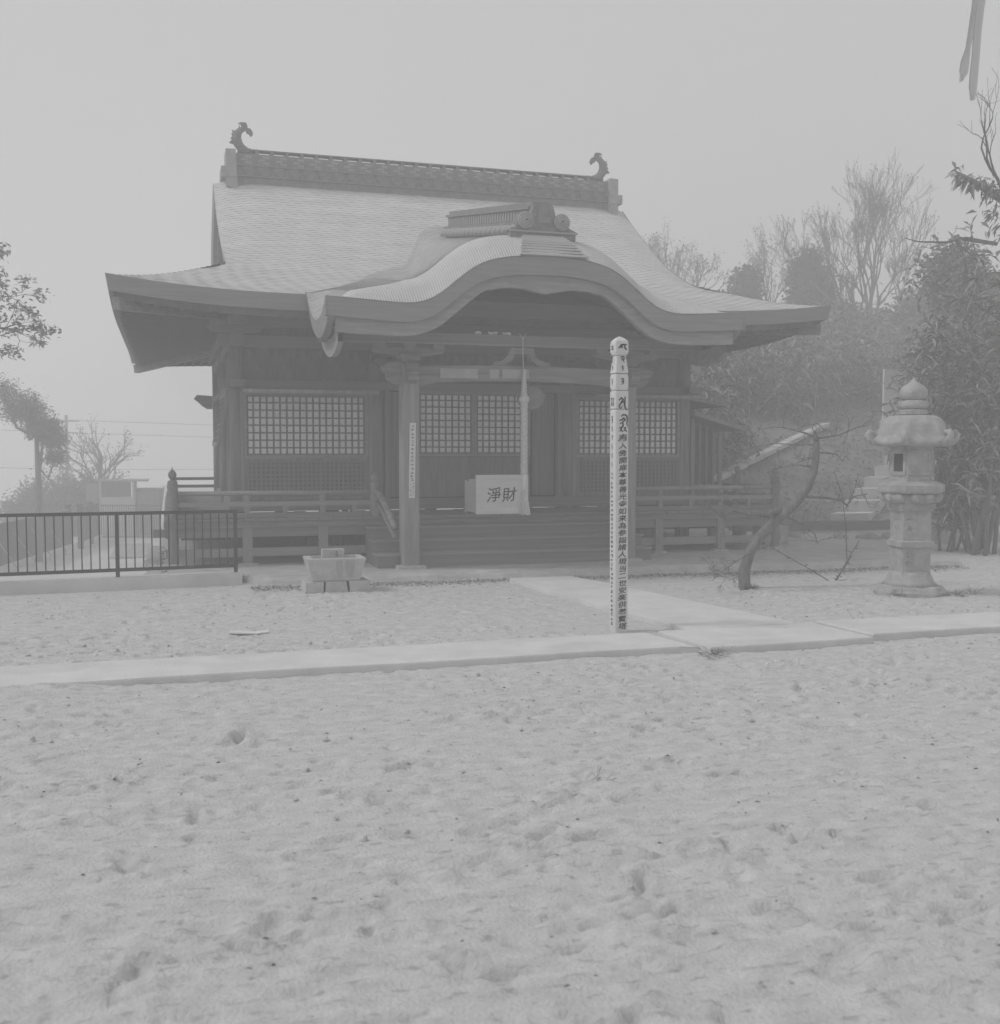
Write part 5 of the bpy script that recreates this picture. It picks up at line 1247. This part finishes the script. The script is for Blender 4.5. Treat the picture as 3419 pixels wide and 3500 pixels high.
# young leaning pine
pn = thing('young_pine', 'young bent pine with sparse needle tufts leaning over beside the veranda', 'tree', (6.5, 11.35, 0))
tk = [(6.49, -.05), (6.5, 0), (6.52, .22), (6.6, .44), (6.73, .63), (6.93, .82), (7.13, .98), (7.3, 1.18), (7.39, 1.37), (7.45, 1.59), (7.47, 1.79)]
MB().tube([(x, 11.35 + .05 * math.sin(z * 4), z) for x, z in tk], [.09, .074, .066, .062, .064, .062, .056, .05, .046, .042, .034], 12).build('trunk', 'bark', pn, smooth=True)
brs = [([(6.98, .93), (6.77, .88), (6.49, .9), (6.25, .95), (6.08, .88), (5.91, .99)], -.25, .042), ([(7.3, 1.08), (7.61, 1.06), (7.83, 1.03), (7.92, .96), (8.04, 1.07), (8.24, 1.1)], .1, .02),
       ([(7.47, 1.76), (7.34, 1.84), (7.12, 1.9), (6.94, 1.92)], .12, .016), ([(7.47, 1.78), (7.74, 1.82), (7.96, 1.91), (8.11, 1.94)], -.1, .016), ([(7.43, 1.42), (7.24, 1.46), (7.02, 1.43), (6.88, 1.37)], .15, .014),
       ([(7.45, 1.56), (7.31, 1.54), (7.09, 1.49)], -.15, .012), ([(7.06, .84), (7.26, .74), (7.37, .64), (7.39, .52)], -.15, .016), ([(7.46, 1.62), (7.81, 1.59), (7.96, 1.49)], .2, .012), ([(6.6, .44), (6.3, .34), (6.03, .23), (5.87, .17)], -.4, .012), ([(7.46, 1.7), (7.3, 1.7), (7.0, 1.72), (6.72, 1.66)], .3, .011), ([(7.46, 1.79), (7.42, 1.9), (7.48, 1.98)], .1, .012)]
rng = random.Random(12); tubes, tips = [], []; P, D = [], []
for pts, dy, r in brs:
    k = len(pts); pp_ = [Vector((x + rng.gauss(0, .008), 11.35 + dy * i / (k - 1), z)) for i, (x, z) in enumerate(pts)]
    tubes.append((pp_, [r * (1 - .7 * i / (k - 1)) for i in range(k)]))
    for i in range(1, k):
        for q in range(2):
            grow(rng, pp_[i].lerp(pp_[i - 1], rng.random() * .7), (rng.gauss(0, 1), rng.gauss(0, .7), rng.gauss(.3, .6)), rng.uniform(.1, .22), .006, 1, .7, 3, .1, tubes, tips, 2, .6, .3, .002)
build_tubes(tubes, 'branches', 'bark', pn)
for i, (p, d) in enumerate(tips):
    dens = 26 if p.x < 6.45 else 9
    for q in range(dens): P.append((p - d * rng.uniform(0, .06))[:]); D.append((d * .8 + Vector((rng.gauss(0, .6), rng.gauss(0, .6), rng.gauss(0, .6))))[:])
Vv, Ff = leaves(P, D, .085, .0035, .05); mesh_np('needles', Vv, Ff, 'needle', pn, off=(6.5, 11.35, 0))
# thin shrubs in the sand
def sprig(name, label, base, stems, leafn, group=None, leaf=.05):
    t = thing(name, label, 'shrub', base, group); tubes = []; P, D = [], []
    for pts in stems:
        pp_ = [Vector(p) for p in pts]; tubes.append((pp_, [.009 * (1 - .7 * i / len(pp_)) for i in range(len(pp_))]))
        for i in range(leafn):
            s = rng.random(); k = min(len(pp_) - 2, int(s * (len(pp_) - 1))); p = pp_[k].lerp(pp_[k + 1], rng.random())
            P.append(p[:]); D.append((rng.gauss(0, 1), rng.gauss(0, 1), rng.gauss(.2, .6)))
    build_tubes(tubes, 'stem', 'twig', t); Vv, Ff = leaves(P, D, leaf, leaf * .4, .1); mesh_np('leaves', Vv, Ff, 'leaf_mid', t, off=base)
sprig('thin_shrub', 'thin shrub of three bare canes in the sand between pine and lantern', (7.95, 11.72, 0), [[(7.9, 11.72, 0), (7.55, 11.75, .2), (7.15, 11.8, .42)], [(8.0, 11.7, 0), (8.12, 11.7, .2), (8.32, 11.7, .5)], [(7.98, 11.7, 0), (8.2, 11.75, .22), (8.3, 11.8, .36)]], 16)
sprig('thin_sapling', 'single thin upright sapling left of the lantern', (9.2, 13.2, 0), [[(9.2, 13.2, 0), (9.17, 13.2, .5), (9.1, 13.2, 1.0), (8.95, 13.2, 1.35)], [(9.15, 13.2, .8), (9.3, 13.2, 1.1), (9.35, 13.2, 1.3)]], 14)
def tuft(label, c, n, L, group='grass tufts'):
    P = [(c[0] + rng.gauss(0, L * .35), c[1] + rng.gauss(0, L * .25), c[2]) for i in range(n)]; D = [(rng.gauss(0, .7), rng.gauss(0, .7), abs(rng.gauss(.6, .4))) for i in range(n)]
    Vv, Ff = leaves(P, D, L, L * .05, .25); o = mesh_np('grass_tuft', Vv, Ff, 'leaf_mid', None, off=c); o.location = c; tag(o, label, 'grass', group)
tuft('tuft of dry weeds against the path edge at the slab joint', (4.14, 7.66, .01), 60, .12)
tuft('ring of grass around the foot of the young pine', (6.55, 11.28, .0), 160, .10)
tuft('weeds along the right foot of the lantern base', (8.45, 10.05, .0), 60, .12)
tuft('weeds along the left foot of the lantern base', (7.78, 10.2, .0), 70, .12)
tuft('tiny sprig of grass alone in the open foreground sand', (2.02, 4.9, .01), 12, .09)
tuft('weed tuft right of the lantern near the frame edge', (8.75, 10.2, .0), 30, .12)
# left: pines, bare tree, hedge
pt = thing('overhanging_tree', 'nearer leafy tree at the left edge with drooping branch tips', 'tree', (-4.6, 17.2, -2))
rng = random.Random(23); tubes, tips = [], []
MBt = [((-4.6, 17.2, -2.2), .22), ((-4.4, 17.2, 1.0), .18), ((-4.0, 17.1, 3.6), .14), ((-3.6, 17.0, 5.4), .08)]
tubes.append(([Vector(p) for p, r in MBt], [r for p, r in MBt]))
for (a, b_) in (((-4.0, 17.1, 3.7), (-2.75, 16.2, 4.15)), ((-4.2, 17.1, 3.0), (-2.4, 16.1, 3.75)), ((-4.2, 17.1, 2.6), (-2.35, 16.2, 3.35)), ((-4.3, 17.1, 2.0), (-2.55, 16.2, 3.0)), ((-4.3, 17.1, 1.6), (-3.0, 16.2, 2.25))):
    a, b_ = Vector(a), Vector(b_); m_ = a.lerp(b_, .5) + Vector((0, 0, .35)); e = b_ + Vector((0, 0, -.08))
    pp_ = [a, a.lerp(m_, .5) + Vector((0, 0, .12)), m_, m_.lerp(b_, .5) + Vector((0, 0, .1)), e]; tubes.append((pp_, [.05, .042, .03, .02, .008]))
    for i in (2, 3, 4, 4):
        grow(rng, pp_[i], (b_ - a).normalized() + Vector((rng.gauss(0, .3), rng.gauss(0, .4), rng.gauss(-.1, .35))), rng.uniform(.28, .42), .012, 2, .6, 3, .0, tubes, tips, 3, .6, .2, .003)
build_tubes(tubes, 'trunk', 'bark', pt); P, D = [], []
for p, d in tips:
    for q in range(16): P.append((p + Vector((rng.gauss(0, .05), rng.gauss(0, .05), rng.gauss(0, .035))))[:]); D.append((rng.gauss(0, 1), rng.gauss(0, 1), rng.gauss(.1, .7)))
Vv, Ff = leaves(P, D, .075, .035, .15); mesh_np('crown', Vv, Ff, 'leaf_pale', pt, off=(-4.6, 17.2, -2))
def pine(label, base, lobes, th, seed, tr_=.13):
    blob_tree('pine_tree', label, base, lobes, 1700, .11, 'leaf_mid', th, seed, 'pines at the left edge', .3, trunk_r=tr_)
pine('tall pine with a slanting crown at the left edge behind the black fence', (-3.95, 36.5, -2), [(-.3, 0, 4.9, .75, .7, .55, .3), (.25, 0, 4.35, .6, .5, .3, .3), (.5, 0, 3.95, .42, .4, .22, .2), (.55, 0, 3.4, .32, .3, .16, .1), (-.9, 0, 5.4, .7, .6, .5, .1)], 4.6, 52)
bare_tree('bare_tree', 'nearly leafless spreading tree behind the sheds at the left', (-3.1, 49.5, -2.4), 5.6, .17, 27, 5, .75, .11, 3, up=.12)
for i, (x, y, w, h_, lb) in enumerate(((-5.2, 49, 1.9, 1.5, 'dark hedge bush behind the long black fence at the left edge'), (-4.0, 49, 1.5, 1.45, 'clipped hedge bush below the nearly leafless tree'), (-3.2, 50, 1.5, 1.6, 'hedge bush left of the pale shed'), (-.55, 52, .9, .95, 'dark bush behind the corrugated shed'), (-.2, 53, 1.0, 1.05, 'pale far bush right of the corrugated shed'), (.25, 54, .9, 1.0, 'small far bush beside the veranda newel'))):
    zb = -2.0 - max(0, y - 52) * .16
    blob_tree('hedge_bush', lb, (x, y, zb), [(0, 0, h_ * .75, w, .9, h_ * .95, .6), (-.3, 0, h_ * .5, w * 1.1, .9, h_ * .7, .4)], 2200, .15, 'leaf_far', .4, 80 + i, 'hedge on the lower terrace', cat='shrub')

# ------------------------------------------------------------------ loose things on the ground
n = 7000; X = rg.uniform(.9, 10.6, n); Y = 13.20 - .05 * X - np.abs(rg.normal(size=n)) * .16 * (.5 + vn(X * 1.3, X * 0 + 3))
Vv, Ff = leaves(np.stack([X, Y, np.full(n, .012)], 1), np.stack([rg.normal(size=n), rg.normal(size=n), rg.random(n) * .25 + .05], 1), .035, .018, .3, rg)
o = mesh_np('leaf_litter', Vv, Ff, 'leaf_dry', None, 'stuff'); tag(o, 'dry leaves drifted along the front of the temple podium', 'leaf litter')
n = 900; X = rg.uniform(-2.2, 9.5, n); Y = rg.uniform(3.0, 13, n)
keep = ~((Y > 7.7) & (Y < 8.8)) & ~((X > 4) & (X < 5.5) & (Y > 8.6)); X, Y = X[keep], Y[keep]; n = len(X)
Vv, Ff = leaves(np.stack([X, Y, np.full(n, .014)], 1), np.stack([rg.normal(size=n), rg.normal(size=n), rg.random(n) * .2], 1), .028, .008, .2, rg)
o = mesh_np('scattered_leaves', Vv, Ff, 'leaf_mid', None, 'stuff'); tag(o, 'small leaves and chips scattered over the sand', 'leaf litter')
cl = MB(); rr3 = random.Random(77)
for k in range(1500):
    x, y = rr3.uniform(-2.3, 9), rr3.uniform(2.8, 13.1)
    if 7.65 < y < 8.85 or (3.9 < x < 5.6 and y > 8.6): continue
    if vn(np.array([x * .9 + 30]), np.array([y * 1.3]))[0] < .48: continue
    r = .005 + .012 * rr3.random() ** 3
    cl.lathe((x, y, .0), [(r, 0), (r * 1.1, r * .5), (r * .6, r * 1.1), (.001, r * 1.2)], 6, rr3.random() * 3)
for q in range(len(cl.v)):
    x, y, zq = cl.v[q]; cl.v[q] = (x + rr3.uniform(-.004, .004), y + rr3.uniform(-.004, .004), zq)
o = cl.build('sand_clods', 'sand', None, kind='stuff'); tag(o, 'small crumbs of trodden sand scattered over the yard', 'sand')
b = MB().obox((.62, 9.85, .012), (.26, .075, .012), (RAD(3), RAD(2), RAD(-14))); b.obox((.78, 9.83, .014), (.1, .09, .01), (RAD(2), RAD(-3), RAD(4)))
tag(b.build('white_scrap', 'paper', None), 'flat white scrap lying in the sand left of the path', 'scrap')

# ------------------------------------------------------------------ haze volume added to lift the dark tones
hz = MB().box(-430, 430, -90, 430, -64, 17).build('haze', 'paper', None, kind='stuff')
m = bpy.data.materials.new('added_haze'); m.use_nodes = True; nt = m.node_tree
for nd in list(nt.nodes): nt.nodes.remove(nd)
pv = nt.nodes.new('ShaderNodeVolumePrincipled'); pv.inputs['Color'].default_value = (1, 1, 1, 1); pv.inputs['Density'].default_value = .0168; pv.inputs['Anisotropy'].default_value = .0
mo = nt.nodes.new('ShaderNodeOutputMaterial'); nt.links.new(pv.outputs[0], mo.inputs['Volume'])
hz.data.materials.clear(); hz.data.materials.append(m)
tag(hz, 'added pale haze volume lifting the dark tones over the whole yard', 'haze')
